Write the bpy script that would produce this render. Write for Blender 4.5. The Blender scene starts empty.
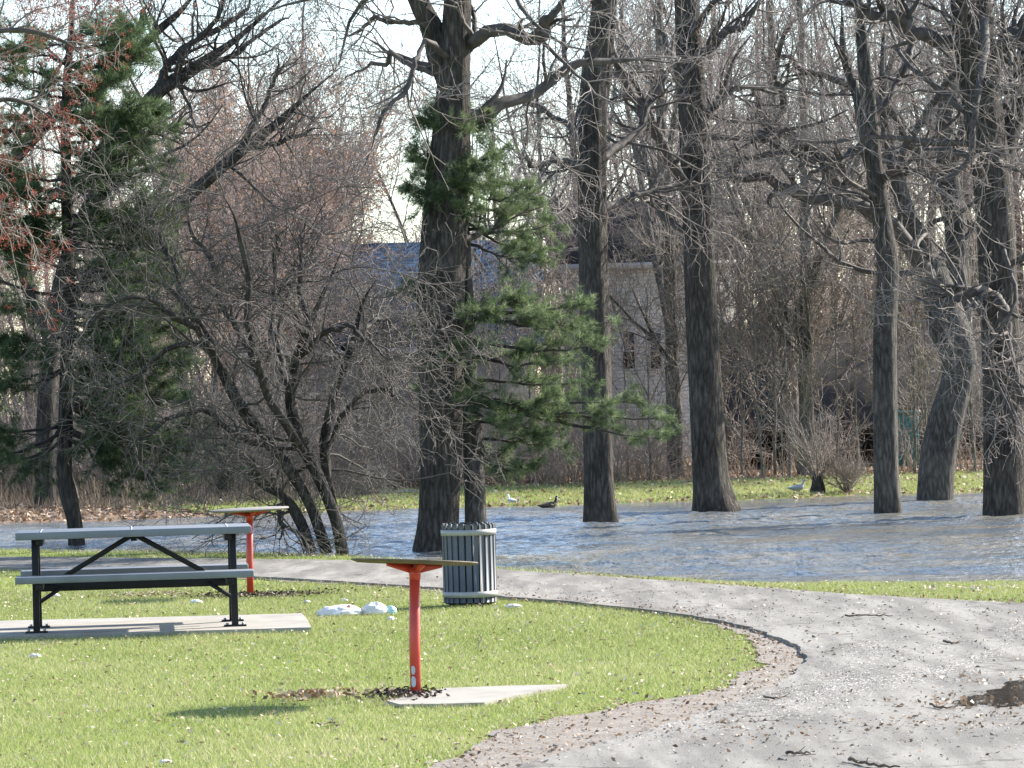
import bpy, math, random
import numpy as np
from mathutils import Matrix, Vector
R = math.radians
sc = bpy.context.scene
rng = np.random.default_rng(7); random.seed(7)

# ------------------------------------------------ camera, sky, sun, exposure
F, EYE, ROLL = 3800.0, 1.68, R(1.6)
PITCH = math.atan(16 / F)
cam_d = bpy.data.cameras.new('camera'); cam = bpy.data.objects.new('camera', cam_d)
sc.collection.objects.link(cam); sc.camera = cam
cam_d.sensor_width = 36; cam_d.lens = F / 1024 * 36
cam_d.clip_start = 0.5; cam_d.clip_end = 3000
M3 = Matrix.Rotation(R(90) + PITCH, 3, 'X') @ Matrix.Rotation(-ROLL, 3, 'Z')
cam.matrix_world = Matrix.Translation((0, 0, EYE)) @ M3.to_4x4()
SUN_DIR = Vector((1.0, 0.66, 0.79)).normalized()
SUN_EL = math.asin(SUN_DIR.z); SUN_AZ = math.atan2(SUN_DIR.x, SUN_DIR.y)
w = bpy.data.worlds.new('World'); sc.world = w; w.use_nodes = True
nt = w.node_tree; bg = nt.nodes['Background']
sky = nt.nodes.new('ShaderNodeTexSky'); sky.sky_type = 'NISHITA'; sky.sun_disc = False
sky.sun_elevation = SUN_EL; sky.sun_rotation = SUN_AZ
sky.air_density = 1.0; sky.dust_density = 0.6; sky.ozone_density = 1.2
nt.links.new(sky.outputs[0], bg.inputs[0]); bg.inputs[1].default_value = 0.125
sd = bpy.data.lights.new('sun', 'SUN'); sun = bpy.data.objects.new('sun', sd); sc.collection.objects.link(sun)
sd.energy = 5.0; sd.angle = R(0.5); sd.color = (1.0, 0.93, 0.82)
sun.rotation_euler = SUN_DIR.to_track_quat('Z', 'Y').to_euler()
sc.view_settings.view_transform = 'Standard'; sc.view_settings.look = 'None'
sc.view_settings.exposure = 1.45; sc.view_settings.gamma = 1
sc.cycles.max_bounces = 6; sc.cycles.transparent_max_bounces = 8

def ray(px, py):
    v = M3 @ Vector(((px - 512) / F, -(py - 384) / F, -1)); return v
def gp(px, py, z=0.0):                       # pixel -> point on level z
    v = ray(px, py); t = (z - EYE) / v.z; return np.array((v.x * t, v.y * t, z))
def dp(px, py, d):                           # pixel -> point at depth d
    v = ray(px, py); t = d / v.y; return np.array((v.x * t, d, EYE + v.z * t))

# ------------------------------------------------ helpers
C = sc.collection
def setp(o, label=None, cat=None, group=None, kind=None):
    if label: o['label'] = label
    if cat: o['category'] = cat
    if group: o['group'] = group
    if kind: o['kind'] = kind
    return o
def empty(name, loc, label=None, cat=None, group=None):
    o = bpy.data.objects.new(name, None); o.empty_display_size = .2; C.objects.link(o)
    o.location = tuple(float(a) for a in loc); return setp(o, label, cat, group)

class MB:
    """collects points and faces, then links them as one mesh"""
    def __init__(s): s.v = []; s.f = []; s.t = []; s.n = 0
    def add(s, v, f, tint=None):
        v = np.asarray(v, float).reshape(-1, 3); f = np.asarray(f, np.int64)
        s.v.append(v); s.f.append(f + s.n)
        if tint is None: tint = 0.0
        s.t.append(np.broadcast_to(np.asarray(tint, float), (len(v),)).copy()); s.n += len(v)
        return s
    def build(s, name, mat, parent=None, smooth=False, origin=None, bevel=0):
        V = np.concatenate(s.v); T = np.concatenate(s.t)
        q = parent
        while q is not None: V = V - np.array(q.location)[None]; q = q.parent
        if parent is not None: pass
        elif origin is not None: V = V - np.asarray(origin)[None]
        me = bpy.data.meshes.new(name)
        lens = np.concatenate([np.full(len(f), f.shape[1]) for f in s.f])
        idx = np.concatenate([f.reshape(-1) for f in s.f])
        st = np.concatenate([[0], np.cumsum(lens)[:-1]])
        me.vertices.add(len(V)); me.vertices.foreach_set('co', V.astype(np.float32).ravel())
        me.loops.add(len(idx)); me.loops.foreach_set('vertex_index', idx.astype(np.int32))
        me.polygons.add(len(lens)); me.polygons.foreach_set('loop_start', st.astype(np.int32))
        me.polygons.foreach_set('loop_total', lens.astype(np.int32))
        if smooth: me.polygons.foreach_set('use_smooth', np.ones(len(lens), bool))
        a = me.attributes.new('tint', 'FLOAT', 'POINT'); a.data.foreach_set('value', T.astype(np.float32))
        me.update(calc_edges=True); me.validate()
        me.materials.append(mat)
        o = bpy.data.objects.new(name, me); C.objects.link(o)
        if parent is not None: o.parent = parent
        elif origin is not None: o.location = tuple(float(a) for a in origin)
        if bevel:
            b = o.modifiers.new('bevel', 'BEVEL'); b.width = bevel; b.segments = 2; b.limit_method = 'ANGLE'
        return o

BOXF = [(0,1,3,2),(4,6,7,5),(0,4,5,1),(2,3,7,6),(0,2,6,4),(1,5,7,3)]
def box(c, size, rot=None, taper=1.0):
    s = np.array([(x, y, z) for x in (-.5,.5) for y in (-.5,.5) for z in (-.5,.5)]) * np.asarray(size)
    s[s[:,2] > 0, :2] *= taper
    if rot is not None: s = s @ np.array(rot.to_3x3() if hasattr(rot, 'to_3x3') else rot).T
    return s + np.asarray(c), BOXF
def beam(a, b, wx, wy, up=(0,0,1)):          # box between two points
    a = np.asarray(a, float); b = np.asarray(b, float); d = b - a; L = np.linalg.norm(d); d = d / L
    u = np.cross(up, d)
    if np.linalg.norm(u) < 1e-3: u = np.cross((1,0,0), d)
    u /= np.linalg.norm(u); v = np.cross(d, u)
    s = np.array([(x, y, z) for x in (-.5,.5) for y in (-.5,.5) for z in (-.5,.5)])
    P = (a + b) / 2 + s[:,[0]] * u * wx + s[:,[1]] * v * wy + s[:,[2]] * d * L
    return P, BOXF

def tubes(P, Rr, S=3, cap=False):
    """P [N,K,3], Rr [N,K] -> verts, quads"""
    P = np.asarray(P, float); Rr = np.asarray(Rr, float)
    N, K, _ = P.shape
    T = np.empty_like(P); T[:,1:-1] = P[:,2:] - P[:,:-2]; T[:,0] = P[:,1] - P[:,0]; T[:,-1] = P[:,-1] - P[:,-2]
    T /= np.linalg.norm(T, axis=2, keepdims=True) + 1e-9
    D = P[:,-1] - P[:,0]; A = np.zeros((N, 3)); A[np.arange(N), np.argmin(np.abs(D), axis=1)] = 1
    U = np.cross(T, A[:,None,:]); U /= np.linalg.norm(U, axis=2, keepdims=True) + 1e-9
    W = np.cross(T, U)
    th = np.arange(S) * 2 * np.pi / S
    V = P[:,:,None,:] + Rr[:,:,None,None] * (np.cos(th)[None,None,:,None] * U[:,:,None,:] + np.sin(th)[None,None,:,None] * W[:,:,None,:])
    base = (np.arange(N) * K * S)[:,None,None] + (np.arange(K-1) * S)[None,:,None] + np.arange(S)[None,None,:]
    nx = (np.arange(N) * K * S)[:,None,None] + (np.arange(K-1) * S)[None,:,None] + ((np.arange(S) + 1) % S)[None,None,:]
    Q = np.stack([base, nx, nx + S, base + S], -1).reshape(-1, 4)
    return V.reshape(-1, 3), Q
def tube(mb, pts, rad, S=8, tint=0.0, caps=True):
    pts = np.asarray(pts, float); rad = np.broadcast_to(np.asarray(rad, float), (len(pts),))
    v, q = tubes(pts[None], rad[None], S); n0 = mb.n
    mb.add(v, q, tint)
    if caps:
        K = len(pts)
        mb.f.append(np.array([list(range(S))[::-1]]) + n0); mb.f.append(np.array([list(range((K-1)*S, K*S))]) + n0)

def smooth_line(pts, n):                     # Catmull-Rom through rows of any width
    p = np.asarray(pts, float); p = np.vstack([2*p[0]-p[1], p, 2*p[-1]-p[-2]])
    seg = len(p) - 3; u = np.linspace(0, seg - 1e-6, n); i = u.astype(int); t = (u - i)[:,None]
    a, b, c, d = p[i], p[i+1], p[i+2], p[i+3]
    return .5 * ((2*b) + (c-a)*t + (2*a-5*b+4*c-d)*t*t + (3*b-a-3*c+d)*t**3)

def kids(P, Rr, n, t0, t1, ang, L, rf, K=5, wob=.25, up=.05, rmin=.003, taper=.75, lenfall=.5, flat=0):
    """grow n children on each of the polylines P"""
    N, Kp, _ = P.shape; M = N * n
    t = rng.uniform(t0, t1, M); par = np.repeat(np.arange(N), n)
    u = t * (Kp - 1); i = np.minimum(u.astype(int), Kp - 2); fr = (u - i)[:,None]
    a = P[par, i]; b = P[par, i+1]; pos = a + (b - a) * fr
    T = b - a; T /= np.linalg.norm(T, axis=1, keepdims=True) + 1e-9
    r = Rr[par, i] * (1 - fr[:,0]) + Rr[par, i+1] * fr[:,0]
    q = rng.normal(size=(M, 3)); q[:,2] *= (1 - flat)
    q -= (q * T).sum(1, keepdims=True) * T; q /= np.linalg.norm(q, axis=1, keepdims=True) + 1e-9
    an = np.radians(rng.uniform(ang[0], ang[1], M))[:,None]
    d = T * np.cos(an) + q * np.sin(an)
    Ln = rng.uniform(L[0], L[1], M) * (1 - lenfall * t)
    step = (Ln / (K - 1))[:,None]
    out = np.empty((M, K, 3)); out[:,0] = pos
    for k in range(1, K):
        d = d + rng.normal(size=(M, 3)) * wob; d[:,2] += up
        d /= np.linalg.norm(d, axis=1, keepdims=True); out[:,k] = out[:,k-1] + d * step
    r0 = np.maximum(np.minimum(r * rf, r * .9), rmin)
    s = np.linspace(0, 1, K)[None]
    return out, np.maximum(r0[:,None] * (1 - taper * s), rmin * .8)

def wood(mb, P, Rr, S=3):
    v, q = tubes(P, Rr, S)
    t = np.clip((0.02 - np.repeat(Rr.reshape(-1), S)) / 0.017, 0, 1)      # thin twigs tinted paler, a sunlit sparkle put into the colour
    mb.add(v, q, t)

def leaflets(mb, C0, size, flat=.5, tint=None):
    """small bent leaf quads at points"""
    n = len(C0); a = rng.normal(size=(n,3)); a[:,2] *= (1-flat); a /= np.linalg.norm(a,axis=1,keepdims=True)
    b = np.cross(a, rng.normal(size=(n,3)) * (1,1,.3) + (0,0,1.2*flat)); b /= np.linalg.norm(b,axis=1,keepdims=True)
    s = np.asarray(size).reshape(-1,1); lift = np.cross(a, b) * s * rng.uniform(-.5,.5,(n,1))
    V = np.stack([C0 - a*s, C0 + b*s*.55 + lift, C0 + a*s, C0 - b*s*.55 + lift], 1)
    Q = (np.arange(n)*4)[:,None] + np.arange(4)[None]
    tt = rng.random(n) if tint is None else tint
    mb.add(V, Q, np.repeat(tt, 4))

# ------------------------------------------------ materials
def newmat(name):
    m = bpy.data.materials.new(name); m.use_nodes = True
    return m, m.node_tree, m.node_tree.nodes['Principled BSDF']
def N(nt, typ, **kw):
    n = nt.nodes.new('ShaderNode' + typ)
    for k, v in kw.items():
        if k in n.inputs: n.inputs[k].default_value = v
        else: setattr(n, k, v)
    return n
def ramp(nt, src, stops):
    r = nt.nodes.new('ShaderNodeValToRGB'); e = r.color_ramp.elements
    while len(e) < len(stops): e.new(.5)
    for el, (p, c) in zip(e, stops): el.position = p; el.color = (*c, 1)
    nt.links.new(src, r.inputs[0]); return r.outputs[0]
def mix(nt, fac, a, b, mode='MIX'):
    m = nt.nodes.new('ShaderNodeMix'); m.data_type = 'RGBA'; m.blend_type = mode
    for s, v in ((m.inputs[0], fac), (m.inputs[6], a), (m.inputs[7], b)):
        if isinstance(v, (int, float)): s.default_value = v
        elif isinstance(v, tuple): s.default_value = (*v, 1)
        else: nt.links.new(v, s)
    return m.outputs[2]
def coords(nt, scale=(1,1,1)):
    g = nt.nodes.new('ShaderNodeNewGeometry'); mp = nt.nodes.new('ShaderNodeMapping'); mp.inputs['Scale'].default_value = scale
    nt.links.new(g.outputs['Position'], mp.inputs[0]); return mp.outputs[0]
def noise(nt, vec, scale, detail=4, rough=.55):
    n = N(nt, 'TexNoise', Scale=scale, Detail=detail, Roughness=rough)
    if vec is not None: nt.links.new(vec, n.inputs['Vector'])
    return n.outputs['Fac']
def bump(nt, b, h, strength, dist):
    n = N(nt, 'Bump', Strength=strength, Distance=dist); nt.links.new(h, n.inputs['Height']); nt.links.new(n.outputs[0], b.inputs['Normal'])

def bark(name, dark, light, furrow=1.0):
    m, t, b = newmat(name)
    v = coords(t, (1, 1, .22)); n0 = noise(t, v, 26, 6, .7); vv = N(t, 'TexVoronoi', feature='DISTANCE_TO_EDGE', Scale=15.0); t.links.new(coords(t, (1, 1, .2)), vv.inputs['Vector']); av = N(t, 'Math', operation='MULTIPLY_ADD'); t.links.new(vv.outputs['Distance'], av.inputs[0]); av.inputs[1].default_value = .55; t.links.new(n0, av.inputs[2]); sv = N(t, 'Math', operation='SUBTRACT'); t.links.new(av.outputs[0], sv.inputs[0]); sv.inputs[1].default_value = .1; n1 = sv.outputs[0]; n2 = noise(t, coords(t), 1.6, 3); n3 = noise(t, coords(t), 45, 3)
    c = ramp(t, n1, [(.36, tuple(x*.4 for x in dark)), (.48, tuple(x*1.1 for x in dark)), (.64, light)])
    c = mix(t, .35, c, ramp(t, n2, [(.35, tuple(x*.7 for x in dark)), (.7, light)]))
    t.links.new(c, b.inputs['Base Color']); b.inputs['Roughness'].default_value = .92; b.inputs['Specular IOR Level'].default_value = .15
    a = N(t, 'Math', operation='ADD'); t.links.new(n1, a.inputs[0]); s = N(t, 'Math', operation='MULTIPLY'); s.inputs[1].default_value = .25
    t.links.new(n3, s.inputs[0]); t.links.new(s.outputs[0], a.inputs[1])
    bump(t, b, a.outputs[0], 1.0, .07 * furrow); return m
def twigmat(name, dark, pale):
    m, t, b = newmat(name); a = N(t, 'Attribute', attribute_name='tint')
    n = noise(t, coords(t), 9, 2)
    c = ramp(t, a.outputs['Fac'], [(0, dark), (1, pale)])
    c = mix(t, .22, c, ramp(t, n, [(.3, tuple(x*.4 for x in dark)), (.7, pale)]))
    t.links.new(c, b.inputs['Base Color']); b.inputs['Roughness'].default_value = .75; b.inputs['Specular IOR Level'].default_value = .3
    return m
def leafmat(name, stops, trans=.35, rough=.7):
    m, t, b = newmat(name); a = N(t, 'Attribute', attribute_name='tint')
    c = ramp(t, a.outputs['Fac'], stops); t.links.new(c, b.inputs['Base Color'])
    b.inputs['Roughness'].default_value = rough; b.inputs['Specular IOR Level'].default_value = .25
    if trans:
        tr = nt_tr = t.nodes.new('ShaderNodeBsdfTranslucent'); t.links.new(c, tr.inputs[0])
        mx = N(t, 'MixShader'); mx.inputs[0].default_value = trans
        t.links.new(b.outputs[0], mx.inputs[1]); t.links.new(tr.outputs[0], mx.inputs[2])
        t.links.new(mx.outputs[0], t.nodes['Material Output'].inputs[0])
    return m
def plain(name, col, rough=.6, metal=0, var=.25, scale=8, bmp=0, spec=.5):
    m, t, b = newmat(name); n = noise(t, coords(t), scale, 5, .6)
    c = ramp(t, n, [(.3, tuple(x*(1-var) for x in col)), (.7, tuple(min(1, x*(1+var)) for x in col))])
    t.links.new(c, b.inputs['Base Color']); b.inputs['Roughness'].default_value = rough; b.inputs['Metallic'].default_value = metal
    b.inputs['Specular IOR Level'].default_value = spec
    if bmp: bump(t, b, noise(t, coords(t), scale*6, 4), .6, bmp)
    return m

M_bark = bark('bark_grey', (.060,.053,.047), (.15,.134,.118))
M_bark_smooth = bark('bark_smooth', (.068,.063,.057), (.155,.145,.13), .5)
M_bark_dark = bark('bark_dark', (.036,.033,.03), (.10,.09,.08), .5)
M_twig = twigmat('twig_grey', (.05,.044,.040), (.29,.25,.225))
M_twig_dark = twigmat('twig_dark', (.026,.023,.021), (.125,.11,.10))
M_twig_pink = twigmat('twig_pinkish', (.12,.098,.09), (.42,.335,.305))
M_twig_tan = twigmat('twig_tan', (.085,.068,.056), (.30,.25,.215))
M_needles = leafmat('pine_needles', [(0,(.022,.048,.02)), (.5,(.095,.145,.062)), (1,(.30,.36,.19))], .5, .5)
M_needles_dark = leafmat('pine_needles_dark', [(0,(.02,.042,.018)), (.5,(.065,.105,.042)), (1,(.2,.26,.13))], .42, .5)
M_redbud = leafmat('maple_flowers', [(0,(.13,.03,.022)), (.6,(.27,.06,.042)), (1,(.38,.12,.08))], .3)
M_rustleaf = leafmat('rusty_leaves', [(0,(.2,.11,.06)), (.6,(.40,.22,.12)), (1,(.5,.33,.22))], .35)
M_pinkbud = leafmat('pink_buds', [(0,(.2,.1,.085)), (1,(.42,.25,.22))], .3)
M_leaves = leafmat('dead_leaves', [(0,(.09,.05,.028)), (.35,(.22,.14,.085)), (.7,(.38,.28,.2)), (1,(.66,.6,.52))], .15)
M_mulch = leafmat('mulch_chips', [(0,(.02,.014,.01)), (.6,(.06,.042,.03)), (1,(.2,.15,.11))], 0)
M_grass = leafmat('grass_blades', [(0,(.17,.20,.06)), (.35,(.27,.31,.105)), (.65,(.38,.39,.17)), (.85,(.50,.46,.27)), (1,(.6,.53,.4))], .4, .55)
M_reed = leafmat('dry_weeds', [(0,(.10,.075,.055)), (1,(.30,.24,.18))], .2)
M_pebble = leafmat('pebbles', [(0,(.08,.075,.07)), (.5,(.22,.2,.19)), (1,(.5,.47,.44))], 0)

# terrain material: 'tint' 0 grass, 1 leaf litter / earth
m, t, b = newmat('ground_earth_grass'); M_ground = m
a = N(t, 'Attribute', attribute_name='tint'); v = coords(t)
n1 = noise(t, v, 1.1, 5); n2 = noise(t, v, 26, 5, .7); n3 = noise(t, v, 5, 4)
gr = ramp(t, n2, [(.3,(.10,.14,.025)), (.5,(.16,.22,.045)), (.72,(.26,.29,.09))])
gr = mix(t, .35, gr, ramp(t, n1, [(.35,(.12,.18,.03)), (.6,(.22,.25,.07)), (.75,(.3,.27,.13))]))
ea = ramp(t, n2, [(.3,(.10,.065,.042)), (.5,(.22,.15,.105)), (.7,(.36,.27,.2))])
ad = N(t, 'Math', operation='MULTIPLY_ADD'); t.links.new(n3, ad.inputs[0]); ad.inputs[1].default_value = 1.0
sb = N(t, 'Math', operation='SUBTRACT'); t.links.new(a.outputs['Fac'], sb.inputs[0]); sb.inputs[1].default_value = .5
t.links.new(sb.outputs[0], ad.inputs[2]); st = ramp(t, ad.outputs[0], [(.45,(0,0,0)), (.56,(1,1,1))])
t.links.new(mix(t, st, gr, ea), b.inputs['Base Color']); b.inputs['Roughness'].default_value = .95; b.inputs['Specular IOR Level'].default_value = .1
bump(t, b, n2, .8, .02)

# asphalt worn to gravel
m, t, b = newmat('worn_asphalt'); M_asphalt = m
v = coords(t); n1 = noise(t, v, 130, 3, .7); n2 = noise(t, coords(t, (1.5,.3,1)), 1.3, 5, .6); n3 = noise(t, coords(t, (1.6, .22, 1)), 2.2, 5, .65); n4 = noise(t, v, 14, 4, .7)
c = ramp(t, n1, [(.3,(.056,.053,.048)), (.5,(.145,.137,.125)), (.7,(.27,.255,.232))])
c = mix(t, ramp(t, n3, [(.42,(0,0,0)), (.62,(.85,.85,.85))]), c, (.28,.265,.24))
c = mix(t, ramp(t, n2, [(.5,(0,0,0)), (.75,(.5,.5,.5))]), c, (.155,.145,.132))
c = mix(t, ramp(t, n4, [(.60,(0,0,0)), (.72,(.6,.6,.6))]), c, (.14,.115,.09))
dn = t.nodes.new('ShaderNodeTexNoise'); dn.inputs['Scale'].default_value = 3; dn.inputs['Detail'].default_value = 5; t.links.new(v, dn.inputs['Vector'])
dm = t.nodes.new('ShaderNodeVectorMath'); dm.operation = 'MULTIPLY_ADD'; t.links.new(dn.outputs['Color'], dm.inputs[0]); dm.inputs[1].default_value = (.55,.55,.55); t.links.new(v, dm.inputs[2])
vc = N(t, 'TexVoronoi', feature='DISTANCE_TO_EDGE', Scale=.62); t.links.new(dm.outputs[0], vc.inputs['Vector'])
n5 = noise(t, v, .8, 3); cm = ramp(t, vc.outputs['Distance'], [(.004,(1,1,1)), (.016,(0,0,0))]); gate = ramp(t, n5, [(.42,(0,0,0)), (.52,(.75,.75,.75))])
c = mix(t, mix(t, 1.0, cm, gate, 'MULTIPLY'), c, (.06,.052,.045))
c = mix(t, ramp(t, noise(t, coords(t, (1.2,.35,1)), 2.6, 6, .7), [(.56,(0,0,0)), (.74,(.4,.4,.4))]), c, (.12,.108,.095))
t.links.new(c, b.inputs['Base Color']); b.inputs['Roughness'].default_value = .9; b.inputs['Specular IOR Level'].default_value = .25
bump(t, b, n1, .7, .006)
m, t, b = newmat('dirt_margin'); M_dirt = m
v = coords(t); n1 = noise(t, v, 60, 5, .75); n2 = noise(t, v, 4, 5)
c = ramp(t, n1, [(.32,(.08,.065,.05)), (.5,(.2,.172,.145)), (.68,(.36,.33,.29))]); c = mix(t, .3, c, ramp(t, n2, [(.35,(.15,.11,.08)), (.65,(.36,.33,.3))]))
t.links.new(c, b.inputs['Base Color']); b.inputs['Roughness'].default_value = .95; bump(t, b, n1, .9, .012)
M_concrete = plain('concrete', (.30,.28,.25), .85, var=.18, scale=4, bmp=.004, spec=.3)

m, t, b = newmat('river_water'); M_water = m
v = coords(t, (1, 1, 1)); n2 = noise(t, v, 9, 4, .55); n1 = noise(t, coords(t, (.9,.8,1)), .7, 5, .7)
t.links.new(ramp(t, n1, [(.38,(.11,.14,.17)), (.6,(.21,.19,.15))]), b.inputs['Base Color'])  # blue of the reflected sky painted into the base colour, among tan streaks
b.inputs['Roughness'].default_value = .07; b.inputs['IOR'].default_value = 1.5; b.inputs['Specular IOR Level'].default_value = .8
bump(t, b, n2, .8, .05)
m, t, b = newmat('puddle_water'); M_puddle = m
b.inputs['Base Color'].default_value = (.035,.027,.02,1); b.inputs['Roughness'].default_value = .05; bump(t, b, noise(t, coords(t), 14, 2), .15, .01)

# ------------------------------------------------ shape of the land
ZW = -0.15
near = np.array([gp(x, y, .03)[:2] + (0, .95) for x, y in [(-120,547),(0,548),(150,550),(345,553.5),(400,557),(450,563),(505,568),(600,573),(680,577.5),(760,580.5),(1024,581),(1150,581)]])
far = np.array([gp(x, y, ZW)[:2] for x, y in [(-120,526),(0,523),(100,521),(200,517),(340,511),(450,508),(680,502),(800,498),(1024,490.5),(1150,487)]])
def wob1(x, s): return .16*np.sin(x*1.7+s) + .09*np.sin(x*4.3+s*2) + .05*np.sin(x*9.1+s)
def ynear(x): return np.interp(x, near[:,0], near[:,1]) + wob1(x, 1)
def yfar(x): return np.interp(x, far[:,0], far[:,1]) + 1.6*wob1(x, 4)
def zg(x, y):
    x = np.asarray(x, float); y = np.asarray(y, float)
    a = y - ynear(x); b_ = yfar(x) - y
    s = np.minimum(a, b_ * .8)                       # >0 in the water
    z = np.where(s > 0, ZW - .35 * (1 - np.exp(-s * .5)), ZW * np.exp(np.minimum(s, 0) * 4.0))
    z = np.where((s <= 0) & (y > 50), ZW * np.exp(np.minimum(s, 0) * .35), z)
    return z
def axis(parts):
    return np.unique(np.concatenate([np.arange(a, b, s) for a, b, s in parts]))
def gridmesh(mb, X, Y, zf, tf=None):
    gx, gy = np.meshgrid(X, Y); z = zf(gx, gy)
    nx, ny = len(X), len(Y); i = (np.arange(ny-1)[:,None]*nx + np.arange(nx-1)[None])
    Q = np.stack([i, i+1, i+nx+1, i+nx], -1).reshape(-1,4)
    mb.add(np.stack([gx, gy, z], -1), Q, 0 if tf is None else tf(gx, gy).ravel())
def littermask(x, y):
    s = np.maximum(0, np.minimum(1, (y - yfar(x) + .3) / .5)) * (y > 50)
    left = np.clip((-4.5 - x + 1.0*np.sin(y)) / 3.0, 0, 1); back = np.clip((y - yfar(x) - 8.0) / 1.5, 0, 1)
    f = s * np.maximum(left, back) * 1.0
    edge = np.exp(-((y - yfar(x)) / .5) ** 2) * .55 + np.exp(-((y - ynear(x) + .1) / .35) ** 2) * .5
    return np.clip(f + edge + (y > 90), 0, 1)
mb = MB()
gridmesh(mb, axis([(-900,-60,60),(-60,-14,3),(-14,14,.14),(14,60,3),(60,901,60)]), axis([(-20,14,2),(14,30,.35),(30,48,.14),(48,58,.5),(58,72,.2),(72,120,1.0),(120,2000,60)]), zg, littermask)
g = mb.build('ground', M_ground, smooth=True); setp(g, 'lawn and leafy far bank of the flooded park', kind='structure')

# water with real waves
def waves(x, y):
    z = np.zeros_like(x); r = np.random.default_rng(3)
    for k in range(34):
        L = .15 * 1.062 ** k; th = r.normal(-.15, .45) + math.pi/2; amp = .0105 * L ** .8 * .62 * (1 if L < .45 else .42)
        kx, ky = math.cos(th), math.sin(th)
        z += 1.0 * amp * np.sin((x*kx + y*ky) * 2*np.pi / L + r.uniform(0, 6.28) + 1.1*np.sin(x*r.uniform(.2,.9)+y*r.uniform(.1,.6)+k))
    gust = .55 + .45*np.sin(x*.5 + .8*np.sin(y*.35)) * np.sin(y*.45 + 1 + .6*np.sin(x*.3)); calm = np.clip((yfar(x) - y) / 5, .12, 1)
    return ZW + z * 2.0 * gust * calm
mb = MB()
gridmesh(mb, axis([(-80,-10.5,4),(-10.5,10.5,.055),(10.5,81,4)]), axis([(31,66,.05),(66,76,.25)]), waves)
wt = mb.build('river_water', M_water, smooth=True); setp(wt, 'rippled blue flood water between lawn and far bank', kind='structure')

# ------------------------------------------------ path
def poly_px(pts, z=0.0): return np.array([gp(x, y, z)[:2] for x, y in pts])
def ragged(P, amp, step=.12, seed=0):
    r = np.random.default_rng(seed); out = []
    for i in range(len(P)):
        a, b_ = P[i], P[(i+1) % len(P)]; n = max(1, int(np.linalg.norm(b_-a)/step))
        for k in range(n): out.append(a + (b_-a)*k/n)
    out = np.array(out); e = r.normal(size=out.shape)*amp
    e = (e + np.roll(e,1,0) + np.roll(e,-1,0) + np.roll(e,2,0)) / 2
    return out + e
def inside(P, x, y):
    c = np.zeros(x.shape, bool); n = len(P)
    for i in range(n):
        x1, y1 = P[i]; x2, y2 = P[(i+1) % n]
        if y1 == y2: continue
        c ^= ((y1 > y) != (y2 > y)) & (x < (x2-x1)*(y-y1)/(y2-y1) + x1)
    return c
def sheet(name, P, z, mat, thick=0.0, label=None):
    import bmesh
    bm = bmesh.new(); vs = [bm.verts.new((p[0], p[1], z)) for p in P]; f = bm.faces.new(vs)
    if f.normal.z < 0: f.normal_flip()
    bm.normal_update()
    if thick:
        r = bmesh.ops.extrude_face_region(bm, geom=[f]); 
        for v_ in [g_ for g_ in r['geom'] if isinstance(g_, bmesh.types.BMVert)]: v_.co.z -= thick
        bmesh.ops.recalc_face_normals(bm, faces=bm.faces)
    bmesh.ops.triangulate(bm, faces=bm.faces[:])
    me = bpy.data.meshes.new(name); bm.to_mesh(me); bm.free(); me.materials.append(mat)
    o = bpy.data.objects.new(name, me); C.objects.link(o); return o
FAR_E = [(-500,556),(-60,557),(0,558),(170,559.5),(340,561.5),(440,565),(505,571),(600,577.5),(700,584),(800,592),(900,598),(1024,604.5),(1200,613)]
ISLAND = [(430,768),(490,733),(589,714),(672,700),(714,690),(747,675),(761,656),(752,641),(735,630),(700,621),(640,611),(560,603),(505,600),(440,592),(340,585),(250,580),(100,573),(0,571),(-60,570),(-500,568)]
DIRT = ragged(poly_px(FAR_E + [(1400,720),(1500,1400),(100,1400),(330,830)] + ISLAND), .035, .1, 1)
ASPH = [(-500,557),(-60,558),(0,559),(170,560.5),(340,562.5),(440,566.5),(505,572.5),(600,579),(700,586),(800,594),(900,600.5),(1024,607),(1200,616),
        (1400,722),(1450,1300),(150,1300),(400,850),(520,772),(640,738),(720,712),(775,692),(797,678),(806,662),(798,649),(770,637),(735,627),(690,619),(640,612),(560,604),(505,600),(440,591),(340,584),(250,579),(100,572),(0,570),(-60,569),(-500,567)]
ASP = ragged(poly_px(ASPH), .012, .1, 2)
d_ = sheet('path_margin', DIRT, .008, M_dirt); setp(d_, 'dirt and leaf covered margin of the curving path', kind='structure')
p_ = sheet('path', ASP, .030, M_asphalt, .028); setp(p_, 'worn grey asphalt path curving round the lawn', kind='structure')
PUD = pud = ragged(poly_px([(962,701),(972,696),(984,697),(992,690),(1006,688),(1016,682),(1040,680),(1130,677),(1130,705),(1060,709),(1030,705),(1010,708),(996,704),(980,706)], .03), .05, .10, 5)
o = sheet('puddle', pud, .0345, M_puddle); setp(o, 'shallow brown puddle at the edge of the path', kind='structure')

# far gravel track beyond the water, left of the big tree
P = ragged(np.array([dp(x, 440, d)[:2] for x, d in [(300,71.5),(430,71.5),(430,75),(300,75)]]), .1, .4, 8)
o = sheet('far_track', P, .004, M_concrete); setp(o, 'pale gravel track on the far bank', kind='structure')

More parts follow.
